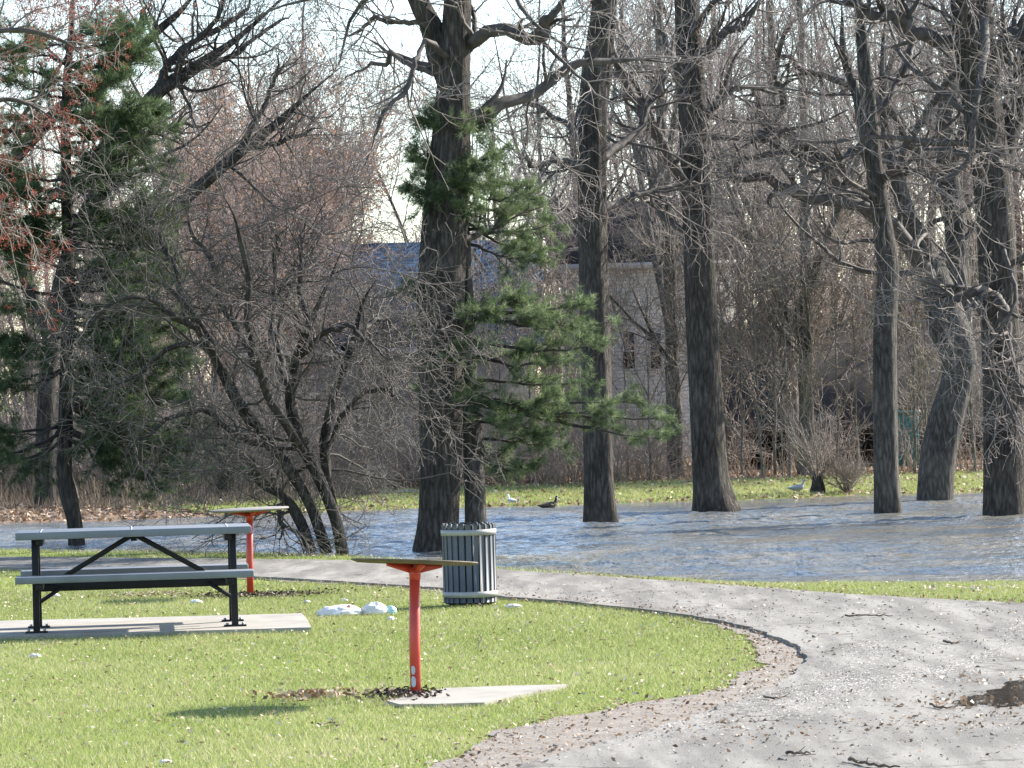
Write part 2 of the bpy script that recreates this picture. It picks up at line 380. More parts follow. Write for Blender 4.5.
# concrete pads
def slab(name, P, z, mat, thick=.05): return sheet(name, P, z, mat, thick)
PAD = poly_px([(-160,629),(150,621.5),(288,618),(301,617.5),(306,622),(312,632),(150,636.5),(-160,644)])
o = slab('concrete_pad', ragged(PAD, .003, .3, 3), .035, M_concrete, .08); setp(o, 'flat concrete pad under the picnic table', kind='structure')
PAD2 = poly_px([(385,704),(420,697),(446,691.5),(505,689),(567,687.5),(552,692),(520,698),(484,706),(440,707.5),(400,708)])
o = slab('concrete_pad', ragged(PAD2, .006, .1, 4), .02, M_concrete, .06); setp(o, 'broken concrete pad at the foot of the nearer red post', kind='structure')

# ------------------------------------------------ grass, leaves, pebbles
MUD = [(gp(395,699)[:2], .30), (gp(245,597)[:2], .55)]
def offgrass(x, y):
    bad = inside(DIRT[::2], x, y) | inside(PAD, x, y) | inside(PAD2, x, y)
    return bad
def pnoise(x, y, s, seed):
    r = np.random.default_rng(seed); z = np.zeros_like(x)
    for k in range(9):
        a_ = r.uniform(0, 6.28); f = s * 1.35**k; z += np.sin((x*np.cos(a_)+y*np.sin(a_))*f + r.uniform(0,6.28) + 1.5*np.sin(y*f*.37+k)) / 1.25**k
    return z / 4
def blades(mb, n, y0, y1, h, wd, pred, mleft=.9):
    y = rng.uniform(y0, y1, n*2); half = y*.1348 + mleft; x = rng.uniform(-1, 1, n*2) * (y1*.1348+mleft)
    k = (np.abs(x) < half) & pred(x, y); x = x[k][:n]; y = y[k][:n]; n = len(x)
    pn = pnoise(x, y, 1.3, 5); pn2 = pnoise(x, y, .35, 6)
    k2 = rng.random(n) < np.clip(1.25 + .9*np.minimum(pn + .5*pnoise(x, y, 2.3, 21), 0), .35, 1); x, y, pn, pn2 = x[k2], y[k2], pn[k2], pn2[k2]; n = len(x)
    hh = rng.uniform(h*.45, h, n) * (1 + .3*pn); th = rng.uniform(0, 6.28, n); ww = rng.uniform(wd*.6, wd, n)
    le = rng.normal(size=(n,2)) * (hh*.55)[:,None]
    z = zg(x, y)
    a_ = np.stack([x + np.cos(th)*ww/2, y + np.sin(th)*ww/2, z], 1); b_ = np.stack([x - np.cos(th)*ww/2, y - np.sin(th)*ww/2, z], 1)
    c_ = np.stack([x + le[:,0], y + le[:,1], z + hh], 1)
    pn3 = pnoise(x, y, 3.1, 9); tt = np.clip(rng.normal(.40 + .22*pn + .16*pn2 + .12*pn3, .17), 0, 1); tt = np.where(rng.random(n) < .09, rng.uniform(.8, 1, n), tt)
    mb.add(np.stack([a_, b_, c_], 1), (np.arange(n)*3)[:,None] + np.arange(3)[None], np.repeat(tt, 3))
mb = MB()
def lawn(x, y): return (~offgrass(x, y)) & (y < ynear(x) - .05)
blades(mb, 300000, 15.5, 36, .036, .0055, lawn)
blades(mb, 60000, 33, 52, .05, .009, lawn)
o = mb.build('lawn_grass', M_grass); setp(o, 'short bright green lawn grass on the near side of the water', 'grass', kind='stuff')
mb = MB()
blades(mb, 90000, 61, 76, .07, .018, lambda x, y: (y > yfar(x) + .1) & (y < yfar(x) + 9.5) & (x > -4.5 + .9*np.sin(y*2)), 1.5)
o = mb.build('bank_grass', M_grass); setp(o, 'pale green grass on the far bank', 'grass', kind='stuff')

def scatter(n, y0, y1, pred):
    y = rng.uniform(y0, y1, n); x = rng.uniform(-1, 1, n) * (y1*.1348 + 1); k = pred(x, y); return x[k], y[k]
def dist_edge(x, y, P):
    d = np.full(x.shape, 9.)
    for i in range(0, len(P), 3): d = np.minimum(d, np.hypot(x-P[i][0], y-P[i][1]))
    return d
mb = MB()
# along the path margin and the inner curve
x, y = scatter(170000, 16, 36, lambda x, y: rng.random(x.shape) < .5)
de = dist_edge(x, y, DIRT); da = dist_edge(x, y, ASP); onp = inside(ASP, x, y)
cl = pnoise(x, y, 1.9, 11)
pr = np.exp(-(de/.16)**2)*(.4 + .6*np.clip(cl+.3,0,1)) + (inside(DIRT[::2], x, y) & ~onp)*.5 + .02 + onp*np.clip(cl-.1, 0, 1)*.12
heap = np.exp(-((y - 18.6 - .25*np.sin(x*3))/.75)**2) * (x > .1) * np.clip(cl + .6, 0, 1) * .95
k = (rng.random(x.shape) < np.maximum(pr, heap)) & (de + 0 < 90); x, y, onp = x[k], y[k], onp[k]
tt = np.clip(rng.beta(1.5, 1.5, len(x)), 0, 1)
leaflets(mb, np.stack([x, y, zg(x, y) + np.where(onp, .036, .018) + rng.uniform(0,.012,len(x))], 1), rng.uniform(.004, .017, len(x)) , .7, tt)
# scattered over the lawn
x, y = scatter(75000, 16, 50, lawn); k = rng.random(len(x)) < .25 + .25*np.clip(pnoise(x, y, 1.2, 12), 0, 1); x, y = x[k], y[k]
leaflets(mb, np.stack([x, y, zg(x, y) + rng.uniform(.02,.034,len(x))], 1), rng.uniform(.004, .018, len(x)), .7, np.clip(rng.beta(2.6,1.1,len(x)), 0, 1))
# clump on the lawn beside the nearer red post; at the waterline left
for cx, cy, n, sx, sy, lo in ((312,700,260,.15,.11,.1),(175,546,160,.2,.15,.0),(990,591,50,.12,.12,.6),(940,591,30,.1,.1,.4),(975,686,70,.2,.3,.3),(940,706,60,.2,.2,.2),(1000,712,60,.25,.12,.3)):
    c0 = gp(cx, cy); x = rng.normal(c0[0], sx, n); y = rng.normal(c0[1], sy, n)
    leaflets(mb, np.stack([x, y, np.maximum(zg(x, y), ZW) + rng.uniform(.02,.05,n)], 1), rng.uniform(.01,.025,n), .5, np.clip(rng.beta(1.5,2,n)+lo, 0, 1))
o = mb.build('fallen_leaves', M_leaves); setp(o, 'dry brown and pale leaves scattered on lawn and path edges', 'leaf litter', kind='stuff')
mb = MB()
x, y = scatter(60000, 60, 80, lambda x, y: (y > yfar(x) - .1) & (rng.random(x.shape) < np.maximum(littermask(x, y)*1.0, .10)))
leaflets(mb, np.stack([x, y, np.maximum(zg(x, y), ZW) + rng.uniform(.01,.06,len(x))], 1), rng.uniform(.025,.06,len(x)), .6, np.clip(rng.beta(1.8,1.6,len(x)), 0, 1))
o = mb.build('bank_leaves', M_leaves); setp(o, 'brown leaf litter covering the far bank', 'leaf litter', kind='stuff')
mb = MB()
x, y = scatter(60000, 15.5, 34, lambda x, y: inside(DIRT[::2], x, y)); k = rng.random(len(x)) < .35 + .5*np.clip(pnoise(x, y, 1.0, 15), 0, 1); x, y = x[k], y[k]; n = len(x)
s = rng.gamma(2.0, .0034, n)[:,None] + .003; c0 = np.stack([x, y, np.where(inside(ASP, x, y), .031, .009)], 1)
tet = rng.normal(size=(n,4,3)); tet /= np.linalg.norm(tet, axis=2, keepdims=True); tet[:,:,2] = np.abs(tet[:,:,2])*.8; tet[:,:3,2] *= .1
V = c0[:,None,:] + tet * s[:,None,:]
Tf = np.array([(0,1,3),(1,2,3),(2,0,3)]); mb.add(V, ((np.arange(n)*4)[:,None,None] + Tf[None]).reshape(-1,3), np.repeat(rng.beta(1.3,2,n), 4))
for pts, wd_, nn_ in (([(905,677),(940,670),(965,663),(996,650),(1016,628),(1030,615)], .035, 3500),([(838,690),(848,678),(868,655),(878,641)], .10, 4500),([(780,712),(850,686),(915,676),(960,668)], .09, 3500),([(640,733),(720,712),(800,695),(870,680)], .16, 4000),([(900,662),(930,650),(945,640)], .03, 500)):
    L_ = smooth_line([gp(a, b2, .031) for a, b2 in pts], 400); c0 = L_[rng.integers(0,400,nn_)]; c0[:,0] += rng.normal(0,wd_,nn_); c0[:,1] += rng.normal(0,wd_*3,nn_); k = inside(ASP, c0[:,0], c0[:,1]); c0 = c0[k]
    n = len(c0); s = rng.uniform(.003,.011,n)[:,None,None]; tet = rng.normal(size=(n,4,3)); tet /= np.linalg.norm(tet, axis=2, keepdims=True); tet[:,:,2] = np.abs(tet[:,:,2])*.25; tet[:,:3,2] *= .1
    mb.add(c0[:,None,:] + tet*s, ((np.arange(n)*4)[:,None,None] + Tf[None]).reshape(-1,3), np.repeat(rng.uniform(.8,1,n), 4))
o = mb.build('loose_gravel', M_pebble); setp(o, 'loose grit and pebbles on the path', 'gravel', kind='stuff')
def chips(cx, cy, n, sx, sy, z):
    c0 = gp(cx, cy); a_ = rng.normal(size=(n,2)); x = c0[0] + a_[:,0]*sx; y = c0[1] + a_[:,1]*sy
    mbx = MB(); leaflets(mbx, np.stack([x, y, z + rng.uniform(0,.025,n)], 1), rng.uniform(.006,.019,n), .6); return mbx
o = chips(403, 698, 620, .10, .17, .022).build('bark_mulch', M_mulch); setp(o, 'dark wood chips round the foot of the nearer red post', 'mulch', kind='stuff')
o = chips(262, 596.5, 1400, .33, .22, .01).build('bark_mulch', M_mulch); setp(o, 'dark wood chips round the foot of the farther red post', 'mulch', kind='stuff')
o = chips(150, 596, 400, .2, .2, .008).build('bare_earth_patch', M_leaves); setp(o, 'brown leaf patch on the lawn behind the picnic table', 'leaf litter', kind='stuff')

# ------------------------------------------------ picnic table
M_plank = plain('grey_composite_plank', (.15,.165,.19), .5, var=.12, scale=5, bmp=.001)
M_black = plain('black_painted_steel', (.009,.0095,.012), .5, var=.3, scale=12, spec=.25)
M_steel = plain('galvanised_bolt', (.35,.36,.38), .4, 1)
cx = dp(135.5, 600, 28.9)[0]; TY = 28.9
pt = empty('picnic_table', (cx, TY, .035), 'grey plank picnic table with black steel frame on the concrete pad', 'picnic table')
def planks(ys, z, L, wd, th, name):
    mb = MB()
    for yy in ys: mb.add(*box((cx, TY+yy, z-th/2), (L, wd, th)))
    o = mb.build(name, M_plank, pt, bevel=.006); return o
top = planks((-.3,-.15,0,.15,.3), .787, 1.765, .142, .055, 'tabletop')
for sgn in (-1, 1): planks((sgn*.56-.072, sgn*.56+.072), .467, 1.765 if sgn < 0 else 1.75, .138, .05, 'seat')
for sx in (-.742, .742):
    for sy in (-1, 1):
        mb = MB(); X = cx + sx
        mb.add(*beam((X, TY+sy*.345, .035), (X, TY+sy*.24, .727), .062, .05, (1,0,0)))
        mb.add(*box((X, TY+sy*.345, .041), (.17, .10, .012)))
        lg = mb.build('leg', M_black, pt, bevel=.004)
        for bx in (-.06, .06): mb = MB(); tube(mb, [(X+bx, TY+sy*.345, .045), (X+bx, TY+sy*.345, .062)], .012, 6); mb.build('anchor_bolt', M_steel, lg)
    mb = MB(); X = cx + sx + (.036 if sx < 0 else -.036)
    mb.add(*box((X, TY, .3895), (.05, 1.36, .05))); mb.build('seat_arm', M_black, pt, bevel=.004)
    mb = MB(); mb.add(*box((X, TY, .7065), (.05, .66, .048))); mb.build('top_bearer', M_black, pt, bevel=.004)
    s = -1 if sx > 0 else 1
    mb = MB(); mb.add(*beam((cx+sx, TY-.02, .235), (cx+sx+s*.19, TY-.02, .355), .04, .03)); mb.build('corner_brace', M_black, pt)
mb = MB(); mb.add(*box((cx, TY, .358), (1.42, .055, .062))); mb.build('lower_rail', M_black, pt, bevel=.004)
for s in (-1, 1):
    mb = MB(); mb.add(*beam((cx+s*.012, TY, .735), (cx+s*.62, TY, .385), .045, .038)); mb.build('diagonal_brace', M_black, pt, bevel=.003)
mb = MB(); mb.add(*box((cx, TY-.027, .715), (.045, .012, .05))); mb.build('gusset_plate', M_black, pt)
for bx in (-.7,-.02,.7):
    for by in (-.3,-.15,0,.15,.3): mb = MB(); tube(mb, [(cx+bx, TY+by, .786), (cx+bx, TY+by, .7905)], .008, 6); mb.build('bolt', M_steel, top)
pt.rotation_euler = (0, 0, math.atan(-cx/TY))

# ------------------------------------------------ red pedestal tables
m, t, b = newmat('red_painted_steel'); M_red = m
n1 = noise(t, coords(t), 30, 5, .7); n2 = noise(t, coords(t), 6, 3)
c = ramp(t, n2, [(.3,(.40,.036,.024)), (.7,(.54,.055,.036))]); c = mix(t, ramp(t, n1, [(.63,(0,0,0)), (.66,(1,1,1))]), c, (.22,.10,.07))
t.links.new(c, b.inputs['Base Color']); b.inputs['Roughness'].default_value = .42
M_top = plain('weathered_table_top', (.12,.095,.065), .75, var=.35, scale=9, bmp=.002)
M_topgrey = plain('weathered_grey_top', (.19,.18,.17), .8, var=.25, scale=9, bmp=.002)
M_scuff = plain('bare_primer_scuff', (.42,.46,.5), .6, var=.2)
def pedestal(base, toppt, r_top, tilt, label, mtop, sides, rr=.0305):
    root = empty('pedestal_table', base, label, 'park table', 'round tables on red posts')
    mb = MB(); tube(mb, [base + (0,0,-.03), base + (0,0,.3), toppt - (0,0,.05)], rr, 18)
    post = mb.build('post', M_red, root, smooth=False)
    for p in post.data.polygons: p.use_smooth = len(p.vertices) == 4
    T = Matrix.Rotation(tilt[0], 3, 'Y') @ Matrix.Rotation(tilt[1], 3, 'X'); T = np.array(T)
    n = sides; th = np.arange(n)*2*np.pi/n + np.pi/8
    rings = []
    for rad, z in ((0,.0), (r_top*.985,.0), (r_top,-.004), (r_top*.995,-.008), (r_top*.9,-.02), (0,-.022)):
        rings.append(np.stack([np.cos(th)*rad, np.sin(th)*rad, np.full(n, z)], 1))
    V = np.concatenate(rings) @ T.T + toppt
    i = np.arange(n); j = (i+1) % n
    Q = np.concatenate([np.stack([k*n+i, k*n+j, (k+1)*n+j, (k+1)*n+i], 1)[:, ::-1] for k in range(5)])
    mb = MB(); mb.add(V, Q); mb.build('table_top', mtop, root)
    mb = MB()
    for k in range(4):
        a_ = k*math.pi/2 + .35; d = np.array((math.cos(a_), math.sin(a_), 0)); s = np.array((-math.sin(a_), math.cos(a_), 0))*.012
        pts = [d*.02 + (0,0,-.075), d*.02 + (0,0,-.022), d*r_top*.45 + (0,0,-.022), d*r_top*.45 + (0,0,-.036)]
        V = np.array([(p+s) @ T.T + toppt for p in pts] + [(p-s) @ T.T + toppt for p in pts])
        n0 = mb.n; mb.add(V, [(0,1,2,3),(7,6,5,4),(0,3,7,4),(3,2,6,7),(2,1,5,6),(1,0,4,5)])
    tube(mb, [toppt - (0,0,.11), toppt - (0,0,.04)], [rr*1.03, rr*1.2], 18)
    mb.build('bracket', M_red, root)
    return root, post
b1 = gp(416, 698); t1 = dp(414.5, 561.0, b1[1]); 
r1, post1 = pedestal(b1, t1 + (0,0,.004), .365, (R(3.3), R(-3.4)), 'nearer red post table with round brown top tipping down to the right', M_top, 40)
b2 = gp(250.5, 596); t2 = dp(249.5, 509.0, b2[1])
r2, post2 = pedestal(b2, t2 + (0,0,.004), .368, (R(-1.2), R(.6)), 'farther red post table with grey round top behind the picnic table', M_topgrey, 10)
mb = MB()
for zz, hh, ww in ((.16,.05,.38),(.095,.062,.45)):
    th = np.linspace(-ww, ww, 7) - math.pi/2 - .35; ring = np.stack([np.cos(th), np.sin(th)], 1)*.032
    e = np.array([.5,.9,1,1,.95,.85,.4])*hh/2
    V = np.concatenate([np.column_stack([ring, zz-e]), np.column_stack([ring, zz+e])]) + b1
    mb.add(V, [(i, i+1, i+8, i+7) for i in range(6)])
mb.build('paint_scuff', M_scuff, post1)

# ------------------------------------------------ litter bin
M_slat = plain('grey_plastic_slat', (.078,.086,.102), .62, var=.15, scale=6)
M_band = plain('pale_metal_band', (.30,.295,.295), .5, .1, var=.12, scale=9)
M_liner = plain('black_liner', (.022,.022,.024), .5)
bb = gp(470.5, 605.5); br = .222; bh = .69
bn = empty('litter_bin', bb, 'round grey slatted litter bin with two pale metal bands', 'litter bin')
for k in range(24):
    a_ = k*2*math.pi/24; Rm = np.array(Matrix.Rotation(a_, 3, 'Z')); mb = MB()
    prof = [(-.0225,.03),(-.0225,.662),(-.018,.676),(0,.681),(.018,.676),(.0225,.662),(.0225,.03)]
    V = [(br, yy, zz) for yy, zz in prof] + [(br-.014, yy, zz) for yy, zz in prof]; n = 7
    V = np.array(V); V[V[:,2] > .67, 0] -= .013; V[V[:,2] < .04, 0] -= .004
    Fq = [(i, (i+1)%n, (i+1)%n+n, i+n) for i in range(n)]
    mb.add(V @ Rm.T + bb, np.array(Fq)[:, ::-1]); mb.f.append(np.array([list(range(n))[::-1]])); mb.f.append(np.array([list(range(n,2*n))]))
    mb.build('slat', M_slat, bn)
for zc in (.605, .098):
    mb = MB(); n = 64; th = np.arange(n)*2*np.pi/n; r_ = np.array([br+.0025, br+.0065, br+.0065, br+.0025]); zz = np.array([zc-.024, zc-.024, zc+.024, zc+.024])
    V = np.stack([np.stack([np.cos(th)*r_[k], np.sin(th)*r_[k], np.full(n, zz[k])], 1) for k in range(4)]).reshape(-1,3) + bb
    i = np.arange(n); j = (i+1)%n
    mb.add(V, np.concatenate([np.stack([k*n+i, k*n+j, ((k+1)%4)*n+j, ((k+1)%4)*n+i], 1) for k in range(4)])); mb.build('band', M_band, bn)
mb = MB(); tube(mb, [bb+(0,0,.045), bb+(0,0,.65)], .19, 32); mb.build('liner', M_liner, bn)
mb = MB(); tube(mb, [bb+(0,0,.645), bb+(0,0,.662)], [.205,.2], 32)
mb.build('rim', M_black, bn)
mb = MB(); tube(mb, [bb+(0,0,.02), bb+(0,0,.044)], [.205,.205], 32); mb.build('base', M_black, bn)
for a_ in (.4, 2.0, 3.6, 5.2): mb = MB(); tube(mb, [bb+(.17*math.cos(a_), .17*math.sin(a_), -.01), bb+(.17*math.cos(a_), .17*math.sin(a_), .022)], .022, 8); mb.build('foot', M_black, bn)

# ------------------------------------------------ litter: plastic bags, scraps, sticks
M_bag = plain('white_plastic_bag', (.74,.71,.68), .35, var=.04, scale=6)
M_bagred = plain('red_print', (.75,.22,.2), .4, var=.2)
M_bagblue = plain('pale_blue_plastic', (.4,.62,.68), .3, var=.2)
def blob(c, size, mat, name, label, cat, seed, parent=None, rough=.3):
    r = np.random.default_rng(seed); n, k = 36, 20
    th = np.arange(n)*2*np.pi/n; ph = np.linspace(0, np.pi/2*1.1, k)
    T, Ph = np.meshgrid(th, ph); d = np.stack([np.cos(T)*np.sin(Ph), np.sin(T)*np.sin(Ph), np.cos(Ph)], -1)
    q = np.ones(T.shape)
    for _ in range(20):
        a_ = r.normal(size=3)*r.uniform(1.5, 10); q += rough/2.2 * np.abs(np.sin(d @ a_ + r.uniform(0,6.28))) * r.uniform(-.6,.6)
    V = d*q[...,None]*np.asarray(size)*.5; V[...,2] = np.maximum(V[...,2], -.01)
    V = V.reshape(-1,3) + c; i = np.arange(n); j = (i+1)%n
    Q = np.concatenate([np.stack([a*n+i, (a+1)*n+i, (a+1)*n+j, a*n+j], 1) for a in range(k-1)])
    mb = MB(); mb.add(V, Q); o = mb.build(name, mat, parent, origin=c)
    if parent is None: setp(o, label, cat)
    return o
c0 = gp(340.5, 615.5) + (0,0,.012)
bag1 = blob(c0, (.32,.24,.125), M_bag, 'plastic_bag', 'flattened white plastic bag with faint red print lying on the lawn', 'plastic bag', 1)
for k, (dx, dy, s) in enumerate(((-.10,-.035,.07),(.01,-.085,.06),(.07,-.05,.055))):
    o = blob(c0 + (dx, dy, .018), (s, .05, .09), M_bagred, 'printed_patch', None, None, 20+k); o.parent = bag1; o.location = (dx, dy, .018)
    for kk in ('label','category'): 
        if kk in o: del o[kk]
c1 = gp(374.5, 614.5) + (0,0,.012); blob(c1, (.22,.2,.165), M_bag, 'plastic_bag', 'plump crumpled white plastic bag right of the flattened one', 'plastic bag', 3)
c2 = gp(391, 614) + (0,0,.012); blob(c2, (.085,.09,.1), M_bagblue, 'plastic_wrapper', 'small pale blue plastic wrapper against the crumpled white bag', 'wrapper', 4)
for k, (px, py, s, lb) in enumerate(((307,604,.07,'white paper scrap on the lawn between concrete pad corner and white bags'),(344,602.5,.10,'flat white paper scrap just behind the white plastic bags'),(391,621.5,.05,'tiny white scrap in front of the pale blue wrapper'),
        (196,604.5,.075,'white scrap on the grass under the right half of the picnic table'),(55,598,.07,'white scrap on the grass under the left half of the picnic table'),(35,659,.08,'white scrap on the lawn in front of the left table leg'),(165,766,.09,'white scrap at the bottom edge of the lawn'),(513,609,.11,'pale flat scrap on the lawn just right of the litter bin foot'))):
    blob(gp(px, py)+(0,0,.018), (s, s*.8, .035), M_bag, 'paper_scrap', lb, 'litter', 40+k, rough=.5)['group'] = 'white scraps lying on the lawn'
M_stick = twigmat('stick_bark', (.10,.075,.055), (.24,.18,.13))
for k, (pts, rr, lb) in enumerate(( ([(845,616),(868,615.5),(893,616)], .011, 'long straight stick lying across the far part of the path'),
        ([(849,760),(872,765),(900,768)], .013, 'dark curved stick at the bottom edge of the path'),
        ([(786,729+24),(798,753.5),(811,753)], .012, 'short dark stick on the path left of the curved stick'),
        ([(764,697),(775,698.5),(790,696.5)], .010, 'dark twig beside the curved path edge'),
        ([(944,642),(951,643),(958,642)], .014, 'short thick stick in the middle of the path at right'),
        ([(318,725),(332,722),(337,726),(345,721)], .008, 'thin forked twig on the lawn below the leaf clump'),
        ([(480,736-100),(482,640),(478,648)], .006, 'small twig on the lawn in front of the litter bin'),
        ([(930,705),(945,708),(962,706)], .010, 'dark twig at the left rim of the puddle'))):
    z = .02 if 'lawn' in lb else .04
    P = smooth_line([gp(x, y, z) for x, y in pts], 12); P[:,2] += rng.uniform(-.002,.008,12); P[:,1] += rng.normal(0,.008,12)
    mb = MB(); tube(mb, P, np.linspace(rr*.7, rr*.3, 12), 6)
    kP, kR = kids(P[None], np.full((1,12), rr*.45), 4, .2, .95, (25,60), (.04,.12), .7, 4, .15, 0, .002); kP[:,:,2] = np.clip(kP[:,:,2], z-.004, z+.03); wood(mb, kP, kR, 4)
    o = mb.build('fallen_stick', M_stick, origin=P[0]); setp(o, lb, 'stick', 'sticks fallen on path and lawn')

# ------------------------------------------------ trees
def pxline(pts, d, n, dz=None):
    """pts rows (px, py, width px[, depth offset]) -> smooth world line and radii"""
    rows = []
    for p in pts:
        dd = d + (p[3] if len(p) > 3 else 0); w_ = dp(p[0], p[1], dd); rows.append((*w_, p[2] / F * dd / 2))
    s = smooth_line(rows, n); q = np.clip((1-np.linspace(0,1,n))/.25, .12, 1)**.8 if rows[-1][3] < .075 else 1; return s[:,:3], np.maximum(s[:,3]*q, .004)
def rough_tube(mb, P, rad, S=28, amp=.09, seed=0, flare=0):
    """trunk with furrows and lumps worked into the surface"""
    v, q = tubes(P[None], rad[None], S); K = len(P)
    r = np.random.default_rng(seed); th = np.arange(S)*2*np.pi/S; h = np.arange(K)/K
    T, H = np.meshgrid(th, h); q_ = np.zeros(T.shape)
    for k in range(7): q_ += np.sin(T*r.integers(2, 7) + H*r.uniform(2, 14) + r.uniform(0,6.28)) * r.uniform(.1,.4)
    q_ = q_ * amp
    if flare: q_ += flare*np.exp(-H*K/4.)[...]*(1+.35*np.sin(T*5+seed))
    V = v.reshape(K, S, 3); V = P[:,None,:] + (V - P[:,None,:]) * (1 + q_)[...,None]
    mb.add(V, q, 0.0)
def crook(n, a):
    t_ = np.linspace(0, 1, n); e = sum(rng.normal(size=3)[None]*np.sin(t_[:,None]*f + rng.uniform(0,6.28,3)[None])/f**.5 for f in (9, 15, 24)) * a * 1.6
    return (e - e[0]) * np.minimum(t_*4, 1)[:,None]
def base_under(px, py, zb=ZW):
    return gp(px, py, zb)
def arr(P, Rr): return P[None], Rr[None]
def resample(P, Rr, n):
    s = smooth_line(np.column_stack([P, Rr]), n); return s[:,:3], s[:,3]
def big_tree(name, label, stems, limbs, d, seed, group=None, nn=(5,4,1), mbark=None, mtwig=None, dens=1.0, twigL=1.0, low=.35, cat='tree', buds=None, zbase=-.5, flare=.12, wobm=1.0, upm=.05, rmin=.0036, L1=(1.6,3.6)):
    global rng; rng = np.random.default_rng(seed)
    mbark = mbark or M_bark; mtwig = mtwig or M_twig
    P0, R0 = pxline(stems[0], d, 60)
    base = P0[0].copy(); base[2] = max(zbase, -.5)
    P0 = np.vstack([[P0[0][0], P0[0][1], zbase], P0]); R0 = np.concatenate([[R0[0]*1.04], R0])
    root = empty(name, base, label, cat, group)
    mb = MB(); rough_tube(mb, P0, R0, 32, .07, seed, flare); lines = [(P0, R0)]
    for k, s in enumerate(stems[1:]):
        P, Rr = pxline(s, d, 40); P = P + crook(40, .035); rough_tube(mb, P, Rr, 20, .09, seed+k+1); lines.append((P, Rr))
    mb.build('trunk', mbark, root, smooth=True)
    mb = MB(); ll = []
    for s in limbs:
        P, Rr = pxline(s, d, 30); P = P + crook(len(P), .05) + rng.normal(0, .01, P.shape); rough_tube(mb, P, Rr, 10, .10, seed+9); ll.append((P, Rr))
    crown(mb, lines, ll, dens, twigL, low, wobm, upm, rmin, L1, nn)
    mb.build('crown', mtwig, root, smooth=True)
    return root
def crown(mb, stems, limbs, dens=1.0, tl=1.0, low=.35, wobm=1.0, upm=.05, rmin=.0036, L1=(1.6,3.6), nn=(5,4,1)):
    allP, allR = [], []
    for P, Rr in stems:
        P, Rr = resample(P, Rr, 24); a, b_ = kids(*arr(P, Rr), int(11*dens), low, .98, (50,95), L1, .32, 9, .17*wobm, upm*.8, rmin*2.2, .8, .1); 
        b_ = np.minimum(b_, .055*(1-.8*np.linspace(0,1,9))[None]+rmin); allP.append(a); allR.append(b_); wood(mb, a, b_, 6)
    for P, Rr in limbs:
        P, Rr = resample(P, Rr, 9); allP.append(P[None]); allR.append(Rr[None])
        a, b_ = kids(*arr(P, Rr), int(7*dens), .15, .98, (35,80), (.8,2.0), .45, 9, .22*wobm, upm, rmin*2, .8, .3); wood(mb, a, b_, 5); allP.append(a); allR.append(b_)
    P1 = np.concatenate(allP); R1 = np.concatenate(allR)
    P2, R2 = kids(P1, R1, nn[0], .15, 1., (28,70), (.6*tl,1.4*tl), .5, 6, .24*wobm, upm, rmin*1.4, .75, .35); wood(mb, P2, R2, 4)
    P3, R3 = kids(P2, R2, nn[1], .2, 1., (25,65), (.3*tl,.75*tl), .6, 5, .25*wobm, upm, rmin, .6, .3); wood(mb, P3, R3, 3)
    P4, R4 = kids(P3, R3, nn[2], .25, 1., (25,65), (.14*tl,.38*tl), .7, 4, .25*wobm, upm, rmin*.8, .4, .2); wood(mb, P4, R4, 3)
    return P3, P4

dA = gp(437, 551, ZW)[1]; dB = gp(600, 523, ZW)[1]; dC = gp(715, 512, ZW)[1]; dD = gp(888, 513, ZW)[1]; dE = gp(935, 500, ZW)[1]; dF = gp(1005, 515, ZW)[1]
big_tree('park_tree', 'thickest bare tree standing in the water behind the litter bin, pine boughs across its trunk',
    [[(436,551,42),(438,520,39),(440,470,41),(441,400,44),(441,300,46),(447,200,42),(452,130,36),(455,60,31),(458,0,28),(461,-80,24),(458,-200,18),(465,-330,10)],
     [(449,110,14),(443,60,22),(431,20,20),(415,-12,18),(390,-60,13),(350,-140,7)]],
    [[(458,70,14),(468,48,15),(482,36,14,-.3),(512,31,13,-.6),(538,39,12,-.8),(548,25,11,-1),(556,14,9,-1),(570,-8,8,-1.1),(600,-50,5,-1.2)],
     [(455,128,12),(474,115,15,.2),(505,103,13,.5),(545,86,10,.8),(585,68,8,1.),(630,58,6,1.3),(690,56,4,1.6)],
     [(452,60,8),(425,40,5,-.6),(416,60,5,-.9),(409,90,5,-1.),(385,105,4,-1.2),(372,145,4,-1.3),(360,170,3,-1.4)],
     [(445,30,7,0),(400,20,5,.8),(370,25,4,1.2),(330,40,3,1.6)],
     [(440,75,7),(400,55,5,.5),(380,60,4,1.),(345,80,3,1.4)],
     [(465,240,6),(490,225,6,.6),(515,205,5,1.),(540,195,4,1.3)]],
    dA, 101, 'big bare trees standing in the flood water', dens=.9, low=.6)
big_tree('park_tree', 'straight bare tree in the water at the right-hand tips of the pine boughs',
    [[(601,523,34),(599,480,30),(598,430,30),(595,330,29),(592,200,27),(593,100,27),(598,40,23),(604,-20,20),(610,-140,15),(600,-280,8)],
     [(597,125,12),(607,70,14),(611,10,13),(618,-60,10),(640,-160,6)]],
    [[(590,170,8),(570,160,7,-.5),(540,163,5,-.9),(515,150,4,-1.2)],
     [(592,150,8),(560,118,6,.8),(530,100,5,1.3),(500,100,3,1.8)],
     [(602,210,8),(640,195,7,.5),(680,185,5,1.),(720,180,4,1.3)],
     [(600,160,9),(635,125,8,.8),(660,80,6,1.3),(690,40,4,1.7)],
     [(590,230,6),(560,205,6,.4),(530,205,4,.9)]],
    dB, 102, 'big bare trees standing in the flood water', low=.62)
